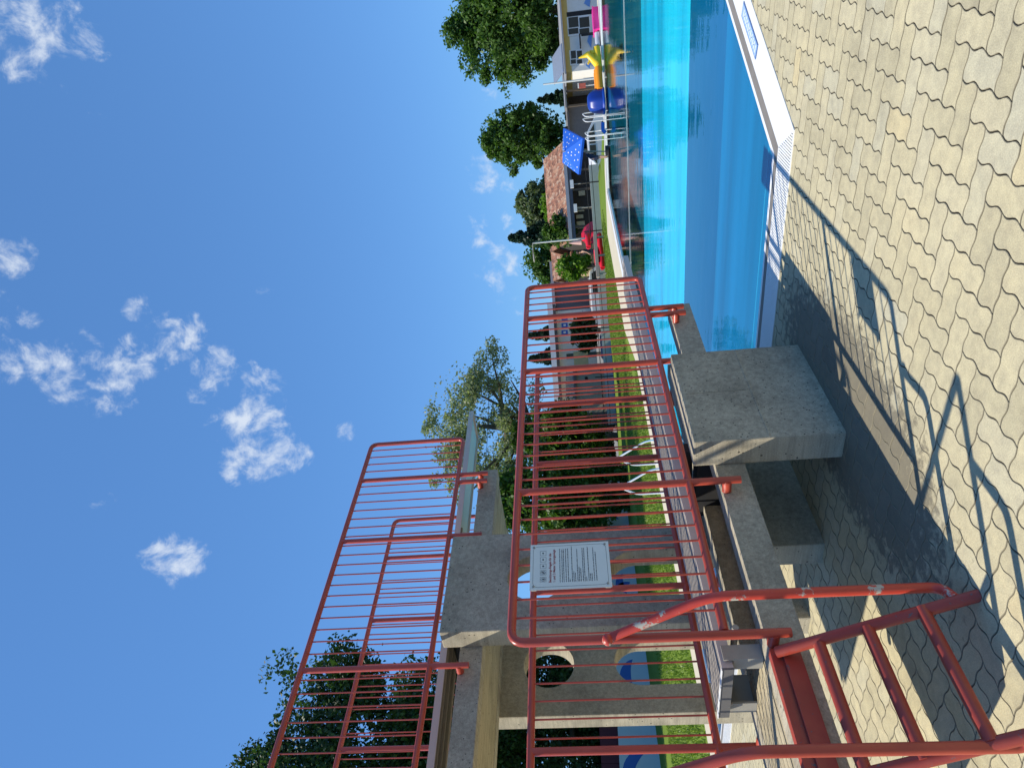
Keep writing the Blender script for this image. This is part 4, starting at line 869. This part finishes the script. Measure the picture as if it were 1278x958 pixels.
# blue covered dome
r_, _, _ = rp(750, 126, 26.9); T = Thing('blue_dome', 'dark blue rounded inflatable dome on the far pool edge', 'inflatable', (r_, 26.9, 0), 'c')
mb = MB(); o = 0; nu, nv = 28, 10
for j in range(nv+1):
    ph = (math.pi/2)*j/nv
    for i in range(nu):
        th = 2*math.pi*i/nu; rr = .45*(1+.05*math.cos(th*7))*math.cos(ph)**.6; mb.v.append((r_+rr*math.cos(th), 26.9+rr*math.sin(th), .66*math.sin(ph)**.85))
for j in range(nv):
    for i in range(nu): i2 = (i+1) % nu; mb.f.append((j*nu+i, j*nu+i2, (j+1)*nu+i2, (j+1)*nu+i))
mb.sm = True; T.part('shell', mb, simple('navy_vinyl', (.008, .035, .26), .35, 0, .1)); mb = MB(); mb.tube([(r_+.45*math.cos(a), 26.9+.45*math.sin(a), .05) for a in np.linspace(0, 2*math.pi, 25)[:-1]], .05, 8, True); T.part('base_ring', mb, simple('blue_vinyl', (.01,.06,.38), .35))
# yellow inflatable animal-like float with orange body
D = 26.6; M_y = simple('yellow_vinyl', (.85, .56, .02), .35, 0, .08); M_o = simple('orange_vinyl', (.85, .28, .01), .35, 0, .08)
a = rp(744, 100, D); T = Thing('inflatable_slide', 'yellow and orange inflatable with a pointed top on the far pool edge', 'inflatable', (a[0], D, 0), 'c')
xa, xb = rp(745, 112, D)[0], rp(745, 86, D)[0]
mb = MB()
for k in range(4): mb.tube([(xa, D+k*.16, .16), (xb+.05, D+k*.16, .17)], .13, 12)
for k in range(2): mb.tube([(xa+.05, D+.08+k*.3, .27), (xb, D+.08+k*.3, .27)], .07, 10)
T.part('tube', mb, M_o)
xc_, xd = rp(745, 86, D)[0], rp(745, 56, D)[0]; xm = rp(722, 68, D)[0]; zt = rp(722, 68, D)[2]
mb = MB(); mb.tube([(xc_, D+.2, .13), (xd, D+.2, .16)], .13, 12); mb.tube([(xc_+.25, D+.2, .15), (xm+.05, D+.2, zt*.6), (xm-.05, D+.2, zt)], [.16, .12, .02], 12); mb.tube([(xd-.1, D+.2, .12), (xd-.18, D+.2, .34), (xd-.1, D+.2, .42)], [.12, .09, .03], 10); mb.tube([(xm, D+.2, zt*.35), (xm-.32, D+.2, zt*.62)], [.09, .03], 10)
T.part('body', mb, M_y)
xa, xb = rp(746, 36, D)[0], rp(746, 8, D)[0]; mb = MB(); mb.prism([(xa, D, 0), (xa, D, .19), (xb, D, .21), (xb, D, 0)], (0,0,0), (0,.6,0)); mb.box(xa-.02, xb+.02, D-.03, D+.63, .19, .23)
solo('pink_tub', 'low bright pink tub on the far pool edge before the white house', 'tub', mb, simple('pink_plastic', (.75,.03,.28), .4), (xa, D, 0), 'c', bev=.01)
xa, xb = rp(746, 54, D)[0], rp(746, 38, D)[0]; mb = MB(); mb.tube([(xa, D+.2, .1), (xb, D+.2, .1)], .1, 12); solo('grey_roll', 'pale grey rolled mat between the pink tub and the yellow inflatable', 'rolled mat', mb, simple('grey_vinyl', (.48,.5,.55), .5), (xa, D, 0), 'c')
mb = MB(); xa, xb = rp(752, 165, D)[0], rp(752, 152, D)[0]; mb.tube(bend([(xa, D+.1, .07), (xa+.1, D+.1, .16), (xb, D+.1, .14)], .05), [.07]+[.08]*6+[.05] if False else .07, 10); solo('blue_bag', 'small blue bag lying between the two pool ladders', 'bag', mb, simple('blue_cloth', (.03,.15,.55), .8), (xa, D, 0), 'c')
# child in dark swimwear bending at the far edge
def skin_body(T, name, joints, edges, radii, mat):
    me = bpy.data.meshes.new(name); me.from_pydata([tuple(Vector(j)-T.org) for j in joints], edges, []); o = link(bpy.data.objects.new(name, me)); o.parent = T.e
    o.modifiers.new('s', 'SKIN'); me.skin_vertices[0].data[0].use_root = True
    for i, r in enumerate(radii): me.skin_vertices[0].data[i].radius = (r, r)
    sb = o.modifiers.new('u', 'SUBSURF'); sb.levels = sb.render_levels = 2
    bpy.context.view_layer.update(); dgp = bpy.context.evaluated_depsgraph_get(); m2 = bpy.data.meshes.new_from_object(o.evaluated_get(dgp)); o.modifiers.clear(); o.data = m2; m2.materials.clear(); m2.materials.append(mat)
    m2.polygons.foreach_set('use_smooth', [True]*len(m2.polygons)); return o
M_skin = simple('skin', (.52, .30, .20), .55, 0, .05); M_hair = simple('brown_hair', (.05,.03,.02), .6); M_suit = simple('navy_swimwear', (.012,.02,.05), .6)
def person(label, px, py, D, gz, h, lean, face, top_mat, bottom_mat, bend_=0.0):
    r_ = rp(px, py, D)[0]; T = Thing('person', label, 'person', (r_, D, gz), 'c', None); s = h/1.75
    def J(x, y, z): return (r_+face*(x*s), D+y*s, gz+z*s)
    c_b, s_b = math.cos(bend_), math.sin(bend_)
    def B(x, y, z): zz = z-.9; return J(x+s_b*zz, y, .9+c_b*zz)          # upper body leans about the hips
    j = [J(0,0,.92), B(0,0,1.10), B(0,0,1.32), B(0,0,1.46), B(.01,0,1.56), B(.03,0,1.68),
         B(0,.17,1.40), B(.04,.22,1.13), B(.16,.20,.92), B(.20,.20,.84), B(0,-.17,1.40), B(.08,-.21,1.13), B(.22,-.18,.95), B(.26,-.18,.87),
         J(0,.10,.86), J(.03,.11,.48), J(0,.12,.08), J(.13,.13,.03), J(0,-.10,.86), J(.05,-.11,.48), J(-.02,-.12,.08), J(.11,-.13,.03)]
    e = [(0,1),(1,2),(2,3),(3,4),(4,5),(2,6),(6,7),(7,8),(8,9),(2,10),(10,11),(11,12),(12,13),(0,14),(14,15),(15,16),(16,17),(0,18),(18,19),(19,20),(20,21)]
    rr = [.14,.125,.14,.06,.075,.09,.055,.042,.032,.03,.055,.042,.032,.03,.085,.06,.04,.035,.085,.06,.04,.035]
    skin_body(T, 'body', j, e, [q*s for q in rr], M_skin)
    mb = MB(); c_ = Vector(B(.0,0,1.70)); mb.ell(c_, (.115*s, .105*s, .115*s), 12, 8); T.part('hair', mb, M_hair)
    mb = MB(); a_, b_, d_ = Vector(J(0,0,.88)), Vector(B(0,0,1.15)), Vector(B(0,0,1.42)); mb.tube([a_, a_.lerp(b_, .5), b_, b_.lerp(d_, .6), d_], [.175*s, .165*s, .155*s, .17*s, .09*s], 14); T.part('top', mb, top_mat)
    mb = MB(); mb.tube([Vector(J(0,.09,.90)), Vector(J(.02,.10,.62))], [.12*s,.10*s], 12); mb.tube([Vector(J(0,-.09,.90)), Vector(J(.02,-.10,.62))], [.12*s,.10*s], 12); T.part('shorts', mb, bottom_mat)
person('child in dark swimwear bending forward on the far pool edge', 754, 196, 26.9, 0, 1.12, 0, 1, M_suit, M_suit, .75)
person('person in a black shirt standing among the red things behind the lawn', 740, 313, 39.6, -.1, 1.5, 0, -1, M_black, M_suit)
# red things and bench beyond the lawn
M_redv = simple('bright_red_vinyl', (.68, .015, .035), .4, 0, .1)
def rc(px, py, D): return rp(px, py, D)
D = 40; x_, _, z_ = rc(741, 290, D); T = Thing('red_parasol', 'folded back bright red parasol by the end of the dark fence', 'parasol', (x_, D, -.4), 'c')
mb = MB(); cc_ = Vector((x_, D, z_+.1)); n_ = 10; ax = Vector((.3, -.75, .45)).normalized(); e1 = ax.cross(Vector((0,0,1))).normalized(); e2 = ax.cross(e1); ps = [cc_+(e1*math.cos(a)+e2*math.sin(a))*.72 for a in np.linspace(0, 2*math.pi, n_+1)[:-1]]; ap = cc_+ax*.3
for i in range(n_): mb.add([ps[i], ps[(i+1) % n_], ap, ap-ax*.02, ps[i]-ax*.03, ps[(i+1) % n_]-ax*.03], [(0,1,2), (3,4,5), (0,4,5,1)])
T.part('canopy', mb, M_redv); mb = MB(); mb.tube([(x_, D+.3, -.5), (cc_.x, cc_.y+.1, cc_.z)], .03, 8); T.part('pole', mb, M_steel)
for k, (px, py, lx) in enumerate(((749, 303, .9), (751, 318, .8), (745, 320, .7), (752, 326, .6), (734, 300, .6))):
    x_, _, z_ = rc(px, py, 37.2); z_ = max(z_, .14); mb = MB(); mb.tube(bend([(x_-lx/2, 37.2, z_), (x_+lx/2, 37.2, z_+.02), (x_+lx/2, 37.6, z_+.02), (x_-lx/2, 37.6, z_), (x_-lx/2, 37.25, z_)], .18, 5), .13, 10); mb.box(x_-lx/2, x_+lx/2, 37.22, 37.58, z_-.1, z_-.06)
    solo('red_paddle_boat', ['red inflatable boat nearest the red parasol', 'red inflatable boat below the pale bench', 'red inflatable boat stacked beside the standing person', 'red inflatable boat at the left end of the heap', 'small red inflatable boat propped up highest by the lamp post'][k], 'inflatable boat', mb, M_redv, (x_, 37.4, z_-.1), 'c', 'red inflatable boats')
x0_, x1_ = rc(745, 346, 36.6)[0], rc(743, 292, 36.6)[0]; z_ = rc(744, 320, 36.6)[2]
T = Thing('long_bench', 'long pale pinkish bench board in front of the red boats', 'bench', ((x0_+x1_)/2, 36.6, -.02), 'c'); mb = MB(); mb.box(x0_, x1_, 36.5, 36.8, z_-.1, z_+.06); T.part('seat', mb, simple('pinkish_board', (.42,.33,.29), .8))
for f in (.08, .5, .92): mb = MB(); x_ = x0_+(x1_-x0_)*f; mb.box(x_-.04, x_+.04, 36.55, 36.75, -.1, z_-.1); T.part('leg', mb, M_steel)
x_, _, z_ = rc(720, 302, 39.7); T = Thing('folded_umbrella', 'closed pale pink umbrella hanging on the lamp post', 'umbrella', (x_, 39.7, z_-.3), 'c'); mb = MB(); mb.tube([(x_, 39.8, z_-.30), (x_, 39.8, z_-.25), (x_, 39.8, z_+.15), (x_, 39.8, z_+.45)], [.05, .17, .10, .02], 10); T.part('canopy', mb, simple('pale_pink_cloth', (.62,.38,.34), .8)); mb = MB(); mb.tube([(x_, 39.8, z_-.9), (x_, 39.8, z_+.5)], .015, 6); T.part('stick', mb, M_steel)
# white triangle on the paving behind the towers
mb = MB(); mb.add([(-9.75, 5.02, .006), (-9.5, 4.83, .006), (-8.95, 4.72, .006)], [(0,1,2)]); struct('white_ground_triangle', mb, M_white)
# overhead cable
T_ = rp(594, 612, 30); T2 = rp(600, 470, 42); mb = MB(); a_, b_ = Vector(rp(592, 700, 26)), Vector(rp(606, 420, 44)); mb.tube([a_.lerp(b_, k/12)-Vector((0,0,.35*math.sin(math.pi*k/12))) for k in range(13)], .012, 5)
solo('overhead_cable', 'thin dark overhead cable crossing behind the high springboard', 'cable', mb, M_black, tuple(a_), 'c')
